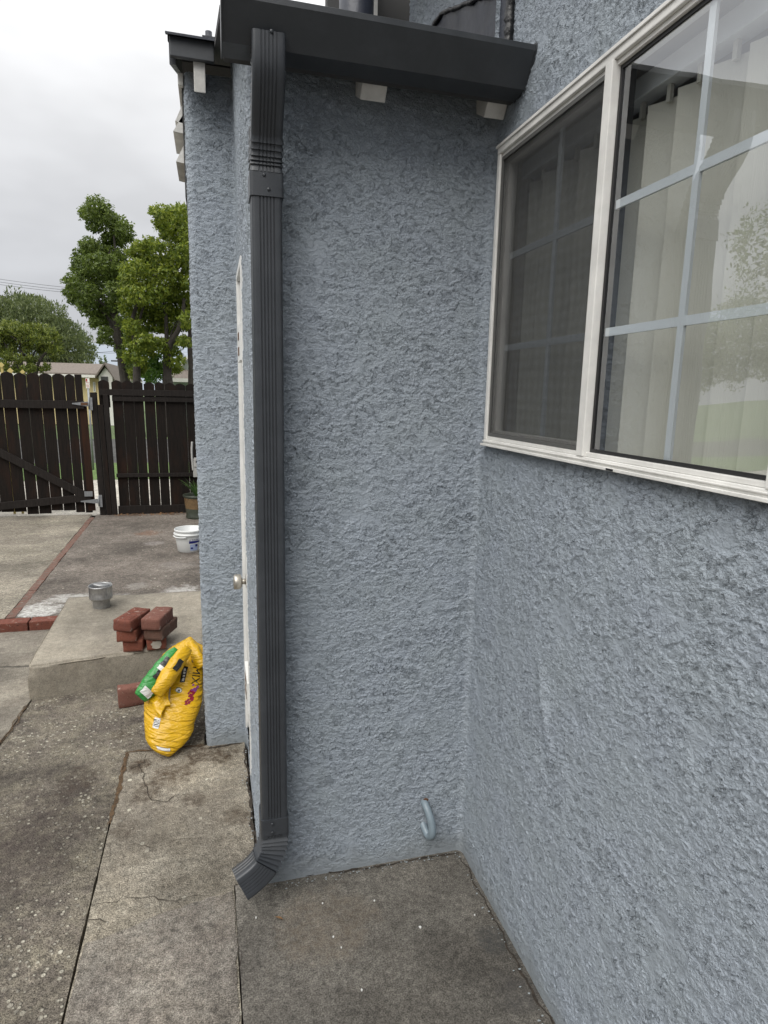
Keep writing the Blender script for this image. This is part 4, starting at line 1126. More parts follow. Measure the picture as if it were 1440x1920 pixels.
# ------------------------------------------------------------------ plant pot, hose box
MPOT = simple('dark_green_glaze', (.045, .052, .038), .35, var=.3, vs=12); MPOT2 = simple('brown_band_glaze', (.15, .095, .045), .5, var=.4, vs=40)
pot = thing('plant_pot', 'round dark green glazed pot with a spiky plant by the fence', 'plant pot', (-.98, 5.95, zb(0, 5.95)))
pz = zb(0, 5.95); pc = (-.965, 5.95, 0)
bm = bmesh.new(); lathe(bm, [(.0001, pz), (.142, pz), (.148, pz+.02), (.138, pz+.035), (.146, pz+.12)], pc, 48); from_bm('pot_foot', bm, MPOT, pot)
bm = bmesh.new(); lathe(bm, [(.146, pz+.12), (.158, pz+.245)], pc, 48); from_bm('pot_band', bm, MPOT2, pot)
bm = bmesh.new(); lathe(bm, [(.158, pz+.245), (.172, pz+.262), (.174, pz+.275), (.165, pz+.280), (.150, pz+.262), (.148, pz+.24), (.0001, pz+.235)], pc, 48); from_bm('rim', bm, MPOT, pot)
def m_leaf(name, c1, c2, trans=.25):
    m = NT(name, c1, .5, spec=.35)
    gi = m.n('ShaderNodeNewGeometry'); m.set('Base Color', m.mix(gi.outputs['Random Per Island'], c1, c2))
    if trans:
        tl_ = m.n('ShaderNodeBsdfTranslucent'); m.lk(m.mix(gi.outputs['Random Per Island'], tuple(x*1.5 for x in c1), tuple(x*1.5 for x in c2)), tl_.inputs[0])
        mx = m.n('ShaderNodeMixShader'); mx.inputs[0].default_value = trans; m.lk(m.p.outputs[0], mx.inputs[1]); m.lk(tl_.outputs[0], mx.inputs[2]); m.lk(mx.outputs[0], m.o.inputs[0])
    return m.m
ML = m_leaf('strap_leaf', (.035, .085, .02), (.10, .17, .05))
bm = bmesh.new()
for k in range(34):
    a = random.uniform(0, 2*math.pi); L_ = random.uniform(.16, .30); sp = random.uniform(.15, .75); w_ = random.uniform(.006, .010)
    d = Vector((math.cos(a), math.sin(a), 0)); s_ = Vector((-d.y, d.x, 0)); base = Vector(pc)+Vector((0, 0, pz+.23))+d*.02; prev = None
    for i in range(8):
        t = i/7; p = base + d*(L_*sp*t*(.5+.7*t)) + Vector((0, 0, L_*(t-.35*sp*t*t))); ww = w_*(1-t)**.6+.0008
        q = (bm.verts.new(p-s_*ww), bm.verts.new(p+s_*ww))
        if prev: bm.faces.new((prev[0], prev[1], q[1], q[0]))
        prev = q
from_bm('leaves', bm, ML, pot, True)
MHB = simple('aged_grey_plastic', (.42, .41, .39), .5, var=.12, vs=20)
hb = thing('hose_reel', 'grey plastic hose reel box with a tall curved handle on the fence', 'hose reel', (-.92, 6.1, .5))
bm = bmesh.new(); bx(bm, (-1.012, 6.05, .478), (-.86, 6.19, .60)); from_bm('body', bm, MHB, hb, bevel=.006)
bm = bmesh.new(); bx(bm, (-1.004, 6.04, .601), (-.86, 6.18, .70)); from_bm('upper_box', bm, MHB, hb, bevel=.006)
bm = bmesh.new(); bx(bm, (-.978, 6.032, .655), (-.90, 6.0395, .678)); from_bm('slot', bm, M_RUBBER, hb)
bm = bmesh.new(); bx(bm, (-.975, 6.03, .525), (-.90, 6.0495, .560)); from_bm('latch', bm, MHB, hb, bevel=.003)
bm = bmesh.new(); tube(bm, bend([(-1.012, 6.06, .56), (-1.018, 6.05, .68), (-1.020, 6.05, .80), (-1.012, 6.05, .90)], None, 6, 0, 0, '', None, None), [.012]*19, 10); from_bm('handle', bm, MHB, hb)

# ------------------------------------------------------------------ gate and fence
def m_wood(name, c1, c2, c3):
    m = NT(name, c1, .8, spec=.2); c = m.co((14, 14, .9)); gi = m.n('ShaderNodeNewGeometry')
    n = m.noise(c, 5, 6, .65); col = m.mix(m.mrg(n, .35, .7), c1, c2)
    r_ = m.mrg(m.noise(m.co((3, 3, 1.2)), 2.2, 4, .6), .50, .72); col = m.mix(m.ma('MULTIPLY', r_, .55), col, c3)
    br = m.mrg(gi.outputs['Random Per Island'], 0, 1, .6, 1.35)
    n2 = m.n('ShaderNodeVectorMath', operation='SCALE'); m.lk(col, n2.inputs[0]); m.lk(br, n2.inputs['Scale'])
    m.set('Base Color', n2.outputs[0]); m.bump(n, .004); return m.m
MW = m_wood('dark_weathered_wood', (.008, .006, .005), (.018, .0125, .0095), (.036, .015, .008))
MW2 = m_wood('grey_brown_rail_wood', (.011, .009, .008), (.022, .018, .016), (.016, .011, .009))
MW3 = m_wood('reddish_raw_board', (.035, .015, .008), (.022, .011, .007), (.05, .02, .01))
GY = 6.3
def board(bm, x0, x1, z0_, z1_, y, th=.018, ear=.022, skew=0.0):
    pts = [(x0, z0_), (x1, z0_), (x1, z1_-ear), (x1-ear, z1_-ear*.35), (x1-ear*1.9, z1_), (x0+ear*1.9, z1_), (x0+ear, z1_-ear*.35), (x0, z1_-ear)]
    if ear == 0: pts = [(x0, z0_), (x1, z0_), (x1, z1_), (x0, z1_)]
    f_ = [bm.verts.new((x+skew*(z-.8), y, z)) for x, z in pts]; b_ = [bm.verts.new((x+skew*(z-.8), y+th, z)) for x, z in pts]
    bm.faces.new(f_); bm.faces.new(b_[::-1]); n = len(pts)
    for i in range(n): bm.faces.new((f_[i], b_[i], b_[(i+1) % n], f_[(i+1) % n]))
gate = thing('gate', 'tall dark wooden gate of dog eared boards with a diagonal brace', 'gate', (-2.9, GY, 0))
tops = [-3.03, -2.895, -2.775, -2.640, -2.508, -2.378, -2.270]     # left edges at the top, measured
edges = [-4.63+.133*k for k in range(12)] + [-3.03, -2.897, -2.772, -2.640, -2.508, -2.378, -2.275, -2.195]
for i in range(len(edges)-1):
    bm = bmesh.new(); z0_ = .045+random.uniform(-.02, .03)
    lst = i == len(edges)-2
    board(bm, edges[i]+.0015, edges[i+1]-.0015-random.choice((.004, .006, .009)), z0_, 1.655+random.uniform(-.008, .008), GY+random.uniform(-.002, .002), ear=0 if lst else .024, skew=-.014 if not lst else -.016)
    from_bm('board', bm, MW, gate)
bm = bmesh.new(); board(bm, -2.245, -2.168, .06, 1.33, GY-.006, .02, 0, -.02); from_bm('edge_board', bm, MW3, gate)
bm = bmesh.new()
for a, b in (((-4.63, GY-.045, 1.262), (-2.20, GY-.008, 1.352)),): bx(bm, a, b)
from_bm('top_rail', bm, MW2, gate, bevel=.004)
def bar(name, p, q, h, th, mat, parent, y):
    p = Vector((p[0], 0, p[1])); q = Vector((q[0], 0, q[1])); d = (q-p).normalized(); n = Vector((-d.z, 0, d.x))*h/2
    bm = bmesh.new(); P = [p-n, q-n, q+n, p+n]
    f_ = [bm.verts.new((v.x, y, v.z)) for v in P]; b_ = [bm.verts.new((v.x, y+th, v.z)) for v in P]
    bm.faces.new(f_); bm.faces.new(b_[::-1])
    for i in range(4): bm.faces.new((f_[i], b_[i], b_[(i+1) % 4], f_[(i+1) % 4]))
    return from_bm(name, bm, mat, parent, bevel=.003)
bar('bottom_rail', (-4.63, .02), (-2.19, .225), .085, .036, MW2, gate, GY-.044)
bar('brace', (-3.9, 1.235), (-2.26, .255), .085, .034, MW2, gate, GY-.046)
MHG = simple('zinc_hinge', (.25, .26, .27), .5, .5, var=.2, vs=60)
def hinge(z, x0, x1, rusty, dz=0):
    bm = bmesh.new()
    V = [(x0, z-.004), (x1, z-.030), (x1, z+.030), (x0, z+.008)]
    f_ = [bm.verts.new((x, GY-.052, zz)) for x, zz in V]; b_ = [bm.verts.new((x, GY-.0455, zz)) for x, zz in V]
    bm.faces.new(f_); bm.faces.new(b_[::-1])
    for i in range(4): bm.faces.new((f_[i], b_[i], b_[(i+1) % 4], f_[(i+1) % 4]))
    bx(bm, (x1+.004, GY-.054, z-.070), (x1+.040, GY-.046, z+.075+dz)); tube(bm, [(x1+.002, GY-.056, z-.06), (x1+.002, GY-.056, z+.06)], .008, 10)
    h_ = from_bm('hinge', bm, MHG, gate)
    if rusty:
        bm = bmesh.new(); bx(bm, (x1-.085, GY-.0535, z-.016), (x1-.01, GY-.0525, z+.016)); from_bm('rust_patch', bm, M_RUST, h_)
hinge(1.318, -2.32, -2.145, True); hinge(.180, -2.30, -2.105, False)
bm = bmesh.new(); bx(bm, (-2.255, GY-.056, .24), (-2.165, GY-.0465, .30)); from_bm('bracket', bm, MHG, gate, bevel=.002)

fence = thing('fence_panel', 'fixed dark board fence panel between the gate post and the house wall', 'fence', (-1.5, GY, 0))
fx = -2.035; k = 0
xs = [(-2.035, -1.925), (-1.892, -1.785), (-1.775, -1.665), (-1.655, -1.558), (-1.538, -1.428), (-1.415, -1.315), (-1.300, -1.195), (-1.188, -1.075), (-1.066, -.955), (-.945, -.835)]
for i, (a, b) in enumerate(xs):
    bm = bmesh.new(); zt = 1.60-.010*i*.35+random.uniform(-.005, .005)
    board(bm, a-.003, b+.004, .045 if i else 1.28, zt, GY+.03+random.uniform(-.002, .002), ear=.026, skew=-.010)
    from_bm('board', bm, MW, fence)
for z0_, z1_, y0, m_ in ((1.420, 1.492, GY-.012, MW2), (1.355, 1.412, GY-.004, MW2), (.455, .500, GY-.006, MW2)):
    bm = bmesh.new(); bx(bm, (-2.035 if z0_ > 1.4 else -1.90, y0, z0_), (-.834, GY+.026, z1_)); from_bm('rail', bm, m_, fence, bevel=.003)
bm = bmesh.new(); bx(bm, (-1.90, GY-.002, .0), (-.834, GY+.027, .105)); from_bm('kick_board', bm, MW2, fence, bevel=.003)
def post(x0, x1, z1_, y0, y1, mat, label):
    bm = bmesh.new(); vs_ = bx(bm, (x0, y0, -.03), (x1, y1, z1_))
    for v in vs_: v.co.x += -.02*(v.co.z-.7)
    return tag(from_bm('post', bm, mat, None, bevel=.005), label, 'post')
post(-2.118, -2.050, 1.45, GY-.02, GY+.05, MW2, 'grey brown gate post carrying the silver hinges')
post(-2.040, -1.985, 1.31, GY-.03, GY+.028, MW, 'shorter dark post between the hinge post and the fence panel')
post(-1.978, -1.925, 1.43, GY-.028, GY+.024, MW2, 'thin weathered post at the left end of the fence panel')
# dry leaf litter at the fence foot
MLIT = m_leaf('dry_leaf', (.16, .07, .03), (.26, .15, .07), 0)
def litter(n, x0, x1, y0, y1, zf, s0, s1):
    bm = bmesh.new()
    for k in range(n):
        x = random.uniform(x0, x1); y = random.uniform(y0, y1); s_ = random.uniform(s0, s1); a = random.uniform(0, 6.28)
        c = Vector((x, y, zf(x, y)+.004+random.random()*.008)); d = Vector((math.cos(a), math.sin(a), random.uniform(-.3, .3))); e = Vector((-d.y, d.x, random.uniform(-.3, .3)))
        bm.faces.new([bm.verts.new(c+d*s_), bm.verts.new(c+e*s_*.4), bm.verts.new(c-d*s_), bm.verts.new(c-e*s_*.4)])
    return bm
tag(from_bm('leaf_litter', litter(260, -1.95, -.9, 6.16, 6.29, zb, .010, .022), MLIT), 'reddish dry leaf litter along the foot of the fence', 'leaf litter', kind='stuff')

# small bits on the slab
bm = bmesh.new(); lc = Vector((*G(523, 1726), .006))
for i in range(1):
    pr = None
    for k in range(7):
        t = k/6; p = lc+Vector((-.012+.024*t, .010-.018*t, .004*math.sin(math.pi*t))); ww = .004*math.sin(math.pi*min(.97, max(.03, t)))
        q = (bm.verts.new(p+Vector((ww, ww*.6, 0))), bm.verts.new(p-Vector((ww, ww*.6, -.002))))
        if pr: bm.faces.new((pr[0], pr[1], q[1], q[0]))
        pr = q
tag(from_bm('leaf', bm, MLIT), 'small brown curled leaf on the dark slab below the downspout', 'leaf')
MCH = simple('white_paint_chip', (.7, .7, .68), .6)
for px, py, s_, lab in ((788, 1740, .0052, 'largest white paint chip, alone in the middle of the dark slab'), (605, 1695, .003, 'tiny white chip just right of the downspout elbow near the wall'), (625, 1758, .003, 'white chip furthest left of the close cluster on the dark slab'),
                   (480, 1722, .0032, 'white chip beside the slab joint under the downspout outlet'), (890, 1717, .0025, 'white chip near the right wall on the dark slab'), (678, 1858, .0035, 'white chip nearest the camera at the bottom of the picture'), (702, 1690, .003, 'white chip between the downspout and the bent pipe'), (640, 1778, .0022, 'smallest white chip of the close cluster on the dark slab')):
    s_ *= .8; x, y = G(px, py); bm = bmesh.new(); n = random.randint(5, 7)
    top = [bm.verts.new((x+s_*random.uniform(.6, 1.2)*math.cos(2*math.pi*k/n), y+s_*random.uniform(.6, 1.2)*math.sin(2*math.pi*k/n), .0045)) for k in range(n)]
    bot = [bm.verts.new((v.co.x, v.co.y, .001)) for v in top]; bm.faces.new(top); 
    for k in range(n): bm.faces.new((top[k], top[(k+1) % n], bot[(k+1) % n], bot[k]))
    tag(from_bm('paint_chip', bm, MCH), lab, 'paint chip', 'paint chips on the slab')

# ------------------------------------------------------------------ trees
def leaf_cloud(clumps, n_per, size, drop=.3, seed=0, shell=.55, asp=.45):
    """leaf faces spread in a shell of each clump; clumps: (centre, radius)"""
    rg = np.random.default_rng(seed); V = []; 
    cs = []
    for c, r_ in clumps:
        n = int(n_per*r_*r_)
        d = rg.normal(size=(n, 3)); d /= np.linalg.norm(d, axis=1)[:, None]
        rr = r_*(shell+(1-shell)*rg.random(n)**.6)
        # lumpy surface
        ph = rg.random(3)*6
        lump = 1+.22*np.sin(d[:, 0]*5+ph[0])*np.sin(d[:, 1]*5+ph[1])+.18*np.sin(d[:, 2]*7+ph[2])
        p = np.array(c)+d*(rr*lump)[:, None]*np.array([1, 1, .88]); cs.append(np.concatenate([p, d], 1))
    A_ = np.concatenate(cs); n = len(A_); p = A_[:, :3]; d = A_[:, 3:]
    ax = rg.normal(size=(n, 3)); ax[:, 2] -= drop*2; ax += d*.5; ax /= np.linalg.norm(ax, axis=1)[:, None]
    sd_ = np.cross(ax, d+rg.normal(size=(n, 3))*.5); sd_ /= np.linalg.norm(sd_, axis=1)[:, None]+1e-9
    s_ = size*(.6+.8*rg.random(n))[:, None]
    nr = np.cross(ax, sd_)*.12
    v = np.stack([p-ax*s_, p+sd_*s_*asp+nr*s_, p+ax*s_, p-sd_*s_*asp+nr*s_], 1).reshape(-1, 3)
    return v, n
def leaf_obj(name, clumps, n_per, size, mat, parent, **k):
    v, n = leaf_cloud(clumps, n_per, size, **k)
    me = bpy.data.meshes.new(name); me.vertices.add(len(v)); me.vertices.foreach_set('co', v.reshape(-1))
    me.loops.add(n*4); me.loops.foreach_set('vertex_index', np.arange(n*4, dtype=np.int32))
    me.polygons.add(n); me.polygons.foreach_set('loop_start', np.arange(0, n*4, 4, dtype=np.int32)); me.polygons.foreach_set('loop_total', np.full(n, 4, np.int32))
    me.update(calc_edges=True); me.materials.append(mat)
    return link(bpy.data.objects.new(name, me), parent)
MBARK = simple('grey_brown_bark', (.040, .034, .028), .9, var=.4, vs=8, bump=.03, bs=9)
MT1 = m_leaf('deep_green_leaf', (.052, .082, .016), (.15, .20, .036), .35)
MT2 = m_leaf('yellow_green_leaf', (.075, .120, .018), (.24, .28, .035), .4)
MT3 = m_leaf('olive_leaf', (.06, .085, .032), (.14, .17, .058), .25)
MT4 = m_leaf('juniper_leaf', (.05, .078, .016), (.19, .22, .035), .25)
def P3(px, py, y): v = on(px, py, 1, y); return v
def clumps_from(lst, y, dy, seed):
    rg = random.Random(seed); k = (y+1.73)/FPX; out_ = []
    for px, py, r_ in lst:
        rr = r_*k
        out_.append((P3(px, py, y+rg.uniform(-dy, dy)), rr))
        out_.append((P3(px+rg.uniform(-6, 6), py+rg.uniform(-4, 6), y+rg.uniform(-dy, dy)+dy), rr*.9))
    return out_
def branchy(name, base, tips, r_, parent, seed=1):
    bm = bmesh.new(); rg = random.Random(seed); base = Vector(base)
    for fork, tip, rr in tips:
        f_ = Vector(fork); t_ = Vector(tip)
        pts = [base, base.lerp(f_, .5)+Vector((rg.uniform(-.1, .1), 0, 0)), f_, f_.lerp(t_, .5)+Vector((rg.uniform(-.2, .2), rg.uniform(-.2, .2), .1)), t_]
        tube(bm, bend(pts, None, 5, 0, 0, '', None, None), list(np.linspace(rr, rr*.25, 21)), 8)
    return from_bm(name, bm, MBARK, parent)
TY = 22
t1 = thing('tree', 'tall dark green tree with one high tuft leaning left behind the fence', 'tree', (P3(245, 705, TY).x, TY, 0), 'street trees beyond the fence')
L1 = [(180, 388, 17), (168, 402, 14), (196, 400, 15), (178, 422, 13), (205, 410, 12), (222, 420, 15), (232, 432, 15), (212, 436, 14), (238, 446, 9), (205, 452, 12), (225, 450, 12),
      (168, 462, 15), (182, 474, 17), (205, 470, 14), (155, 482, 15), (150, 500, 14), (175, 495, 18), (200, 495, 17), (222, 480, 12), (165, 520, 17), (190, 520, 16), (212, 515, 14), (232, 510, 14),
      (133, 528, 12), (130, 548, 10), (148, 545, 15), (138, 562, 10), (165, 550, 16), (188, 548, 13), (215, 545, 15), (158, 570, 13), (175, 582, 16), (198, 575, 13), (190, 598, 14), (215, 570, 16), (212, 600, 14), (178, 605, 9), (197, 622, 11), (190, 636, 7), (206, 640, 9), (222, 622, 13), (226, 650, 10), (232, 664, 10), (240, 676, 10), (236, 640, 9), (247, 690, 11), (234, 600, 14)]
c1 = clumps_from(L1, TY, 1.0, 3)
leaf_obj('crown', [(c, r*1.12) for c, r in c1], 3300, .058, MT1, t1, seed=1)
bz_ = P3(252, 700, TY); bz_.z = 0
branchy('trunk', bz_, [(P3(222, 655, TY), P3(172, 560, TY), .15), (P3(226, 660, TY), P3(205, 470, TY), .16), (P3(214, 600, TY), P3(212, 430, TY+.3), .10), (P3(214, 600, TY), P3(140, 540, TY), .08)], .3, t1)
t2 = thing('tree', 'broad yellowish green tree with hanging leaves beside the house corner', 'tree', (P3(315, 705, TY-2).x, TY-2, 0), 'street trees beyond the fence')
L2 = [(292, 397, 9), (305, 400, 13), (322, 398, 12), (340, 397, 12), (356, 396, 12), (300, 418, 12), (318, 418, 15), (340, 418, 16), (358, 420, 14), (312, 436, 12), (332, 440, 16), (354, 442, 15), (372, 430, 18), (375, 465, 18),
      (262, 462, 12), (280, 458, 12), (252, 476, 11), (272, 480, 14), (298, 462, 10), (318, 466, 13), (345, 470, 15), (300, 488, 14), (325, 490, 15), (350, 500, 16), (262, 500, 14), (242, 520, 14), (265, 525, 17), (288, 515, 18), (312, 515, 17), (335, 525, 16), (358, 530, 15),
      (240, 550, 14), (262, 555, 18), (290, 548, 20), (318, 552, 18), (345, 560, 16), (235, 575, 12), (255, 585, 17), (282, 580, 18), (308, 582, 18), (335, 588, 15), (360, 575, 14), (378, 520, 20), (380, 580, 18),
      (250, 612, 14), (272, 612, 16), (298, 610, 13), (322, 612, 14), (345, 612, 10), (245, 640, 12), (262, 645, 13), (275, 635, 11), (242, 668, 11), (262, 672, 13), (300, 640, 9), (308, 655, 11), (330, 660, 10), (318, 678, 9), (340, 675, 8), (280, 660, 8), (252, 500, 12), (236, 505, 12), (240, 535, 13), (248, 625, 12), (255, 655, 13), (262, 690, 12), (252, 700, 10), (285, 645, 12), (300, 590, 16), (325, 640, 13), (345, 640, 12), (352, 600, 14), (365, 610, 14), (318, 550, 16), (278, 490, 14), (330, 690, 10)]
c2 = clumps_from(L2, TY-2, .9, 4)
leaf_obj('crown', [(c, r*1.12) for c, r in c2], 3300, .060, MT2, t2, seed=2)
b0 = P3(312, 700, TY-2); b0.z = 0; b1_ = P3(362, 700, TY-2); b1_.z = 0; b2_ = P3(258, 700, TY-2); b2_.z = 0
branchy('trunk', b0, [(P3(312, 668, TY-2), P3(345, 560, TY-2), .17), (P3(312, 668, TY-2), P3(290, 500, TY-2), .12), (P3(318, 660, TY-2), P3(335, 600, TY-2), .07)], .2, t2, 2)
branchy('side_trunk', b1_, [(P3(358, 650, TY-2), P3(342, 560, TY-2), .09), (P3(356, 640, TY-2), P3(372, 480, TY-2), .12), (P3(356, 655, TY-2), P3(330, 630, TY-2), .05)], .2, t2, 3)
branchy('side_trunk', b2_, [(P3(256, 660, TY-2), P3(262, 560, TY-2), .16), (P3(256, 660, TY-2), P3(300, 520, TY-2), .08)], .2, t2, 4)
t3 = thing('shrub', 'bright green bush between the tree trunks just above the fence', 'bush', (P3(290, 700, TY-1).x, TY-1, 0))
leaf_obj('foliage', clumps_from([(285, 680, 14), (300, 690, 14), (270, 695, 14), (310, 700, 14), (285, 705, 16), (295, 668, 9)], TY-.5, .3, 5), 3000, .055, m_leaf('fresh_green_leaf', (.06, .13, .02), (.14, .24, .04), .35), t3, seed=9)
brl = thing('tree', 'large rounded olive green tree far behind the fence on the left', 'tree', (P3(60, 700, 34).x, 34, 0))
L3 = [(0, 580, 30), (30, 568, 24), (55, 570, 22), (75, 578, 24), (100, 588, 24), (10, 600, 30), (40, 600, 30), (75, 605, 30), (105, 610, 26), (125, 618, 22), (140, 630, 22), (110, 640, 30), (135, 655, 26), (155, 645, 18), (162, 660, 18), (80, 640, 30), (90, 680, 30), (130, 680, 24), (155, 680, 18), (172, 668, 9), (-30, 590, 35), (20, 640, 34), (-20, 640, 34)]
leaf_obj('crown', clumps_from(L3, 34, 1.6, 6), 800, .095, MT3, brl, seed=3, drop=-.8, asp=.30)
bb = P3(90, 700, 34); bb.z = 0
branchy('trunk', bb, [(P3(85, 680, 34), P3(60, 620, 34), .4), (P3(85, 680, 34), P3(120, 640, 34), .3)], .4, brl, 5)
jn = thing('juniper', 'clipped yellow green juniper with twisted bare stems above the gate', 'tree', (P3(40, 700, 12).x, 12, 0))
L4 = [(0, 618, 11), (14, 612, 10), (30, 616, 11), (46, 620, 11), (62, 617, 11), (80, 618, 11), (96, 624, 10), (108, 634, 8), (8, 632, 12), (26, 634, 12), (46, 638, 12), (66, 634, 12), (86, 640, 12), (104, 648, 9), (112, 655, 6), (0, 650, 12), (22, 652, 9), (50, 655, 9), (72, 652, 8), (96, 660, 8), (14, 668, 10), (34, 672, 9), (4, 685, 12), (30, 690, 10), (56, 672, 8), (60, 690, 8), (104, 672, 6), (88, 686, 6), (76, 692, 6), (-18, 630, 18), (-20, 660, 18), (45, 694, 9)]
leaf_obj('foliage', clumps_from(L4, 12, .35, 7), 16000, .030, MT4, jn, seed=4, drop=-.5, asp=.4)
jb = P3(45, 700, 12); jb.z = 0
branchy('stem', jb, [(P3(40, 690, 12), P3(20, 630, 12), .05), (P3(55, 690, 12), P3(60, 635, 12), .05), (P3(70, 688, 12), P3(98, 640, 12), .045), (P3(62, 690, 12), P3(82, 650, 12), .035), (P3(35, 690, 12), P3(5, 640, 12), .04)], .05, jn, 6)
# small yellow lozenges behind the gate tops
MYD = simple('faded_yellow_paint', (.55, .45, .16), .6)
for px, py, s_, lab in ((2, 686, 4.5, 'yellow diamond stake top, the highest and furthest left over the gate'), (19, 697, 4.8, 'yellow diamond stake top, the middle and widest one over the gate'), (42, 699, 3.8, 'small yellow diamond stake top, the rightmost over the gate')):
    c = P3(px, py, 6.6); s_ = s_*8.3/FPX; bm = bmesh.new()
    pts = [(0, -1), (1, 0), (0, 1), (-1, 0)]
    f_ = [bm.verts.new((c.x+a*s_, 6.60, c.z+.01+b*s_)) for a, b in pts]; b_ = [bm.verts.new((v.co.x, 6.612, v.co.z)) for v in f_]
    bm.faces.new(f_); bm.faces.new(b_[::-1])
    for i in range(4): bm.faces.new((f_[i], b_[i], b_[(i+1) % 4], f_[(i+1) % 4]))
    bx(bm, (c.x-.012, 6.613, -.01), (c.x+.012, 6.63, c.z+.012))
    tag(from_bm('garden_stake', bm, MYD), lab, 'stake', 'yellow diamond stakes behind the gate')
# cypresses far away
for px, py, h_, lab in ((189, 671, 17, 'shorter dark cypress spire on the skyline, the left one'), (198.5, 668, 21, 'taller dark cypress spire on the skyline, the right one')):
    Y = 90; k = (Y+1.7)/FPX; base = P3(px, py+h_, Y); cy = thing('cypress', lab, 'tree', (base.x, Y, 0))
    cl = [(Vector((base.x, Y, base.z+h_*k*t)), (1-t)*3.4*k+.12) for t in np.linspace(0, .95, 8)]
    leaf_obj('crown', cl, 260, .16, MT1, cy, seed=int(px)); bm = bmesh.new(); tube(bm, [(base.x, Y, -.02), (base.x, Y, base.z)], .18, 8); from_bm('trunk', bm, MBARK, cy)

# ------------------------------------------------------------------ far houses
MRF = simple('brown_shingle_roof', (.155, .13, .11), .9, var=.25, vs=12, bump=.02, bs=9)
MYW = simple('cream_yellow_wall', (.62, .50, .27), .8, var=.05, vs=2); MWT = simple('white_trim', (.72, .70, .66), .7); MGW = simple('pale_green_siding', (.40, .45, .40), .8, var=.05)
def prismY(bm, sec, y0, y1, mat=0):
    a = [bm.verts.new((x, y0, z)) for x, z in sec]; b = [bm.verts.new((x, y1, z)) for x, z in sec]; n = len(sec)
    for f in [bm.faces.new(a), bm.faces.new(b[::-1])] + [bm.faces.new((a[i], b[i], b[(i+1) % n], a[(i+1) % n])) for i in range(n)]: f.material_index = mat
def prismX(bm, sec, x0, x1, mat=0):
    a = [bm.verts.new((x0, y, z)) for y, z in sec]; b = [bm.verts.new((x1, y, z)) for y, z in sec]; n = len(sec)
    for f in [bm.faces.new(a), bm.faces.new(b[::-1])] + [bm.faces.new((a[i], b[i], b[(i+1) % n], a[(i+1) % n])) for i in range(n)]: f.material_index = mat
HY = 27
fh = thing('bungalow', 'cream yellow bungalow with brown shingle roof and white gable across the street', 'house', (-7, HY+3, 0))
xr = P3(186, 720, HY).x; xl = P3(60, 720, HY).x-3; ze = P3(150, 744, HY).z; zE = P3(150, 727-12, HY).z; zr = P3(150, 686, HY+2.0).z
xg0 = P3(186, 712, HY).x; xg1 = P3(207, 712, HY).x
zeave = P3(150, 705, HY).z
bm = bmesh.new(); bx(bm, (xl, HY+.02, 0), (xg0, HY+5, zeave)); from_bm('wall', bm, MYW, fh)
bm = bmesh.new(); prismX(bm, [(HY-.35, zeave-.02), (HY+2.4, zr), (HY+5.3, zeave-.02), (HY+5.3, zeave+.1), (HY+2.4, zr+.12), (HY-.35, zeave+.1)], xl, xg0+.1); from_bm('roof', bm, MRF, fh)
# gable end turned to the street on the right
gxm = P3(197, 686, HY-.6).x; gz = P3(197, 684, HY-.6).z; gl_ = P3(185, 706, HY-.6); gr_ = P3(211, 712, HY-.6)
bm = bmesh.new(); prismY(bm, [(gl_.x, 0), (gr_.x, 0), (gr_.x, gl_.z), (gxm, gz-.10), (gl_.x, gl_.z)], HY-.6, HY+4); from_bm('gable_wall', bm, MWT, fh)
bm = bmesh.new()
for a, b in (((gl_.x-.12, gl_.z-.08), (gxm, gz)), ((gxm, gz), (gr_.x+.14, gr_.z-.12))):
    prismY(bm, [(a[0], a[1]), (b[0], b[1]), (b[0], b[1]+.09), (a[0], a[1]+.09)], HY-.75, HY+4.2)
from_bm('gable_roof', bm, MRF, fh)
bm = bmesh.new(); a = P3(189, 706, HY-.62); b = P3(204, 740, HY-.62); bx(bm, (a.x, HY-.63, b.z), (b.x, HY-.605, a.z)); from_bm('porch_opening', bm, M_DARK, fh)
bm = bmesh.new(); a = P3(174, 716, HY); b = P3(180, 735, HY); bx(bm, (a.x, HY-.02, b.z), (b.x, HY+.015, a.z)); wn_ = from_bm('window', bm, MWT, fh)
bm = bmesh.new(); bx(bm, (a.x+.03, HY-.028, b.z+.03), (b.x-.03, HY-.0205, a.z-.03)); from_bm('pane', bm, simple('far_pane', (.35, .36, .36), .2), wn_)
bm = bmesh.new(); bx(bm, (xl, HY-.40, zeave-.06), (xg0, HY-.355, zeave+.05)); from_bm('fascia', bm, MWT, fh)
# second roof behind
fh2 = thing('bungalow', 'house with a small white gable and shingle roof behind the yellow one', 'house', (-10, 36, 0))
HY2 = 34; g0 = P3(127, 684, HY2); g1 = P3(138, 684, HY2); gm = P3(132.5, 672.5, HY2)
bm = bmesh.new(); prismY(bm, [(g0.x, 0), (g1.x, 0), (g1.x, g1.z), (gm.x, gm.z), (g0.x, g0.z)], HY2, HY2+4); from_bm('wall', bm, MWT, fh2)
bm = bmesh.new(); prismX(bm, [(HY2-.3, g1.z-.3), (HY2+2, gm.z+.1), (HY2+4.3, g1.z-.3)], P3(-10, 700, HY2).x, gm.x-.1); from_bm('roof', bm, MRF, fh2)
fh3 = thing('bungalow', 'distant low brown roof with white vents right of the gable', 'house', (-8, 44, 0))
HY3 = 40; a = P3(206, 702, HY3); b = P3(250, 702, HY3); zt = P3(220, 697, HY3).z; zbm = P3(220, 713, HY3).z
bm = bmesh.new(); bx(bm, (a.x-2, HY3, 0), (b.x, HY3+5, zbm)); from_bm('wall', bm, MWT, fh3)
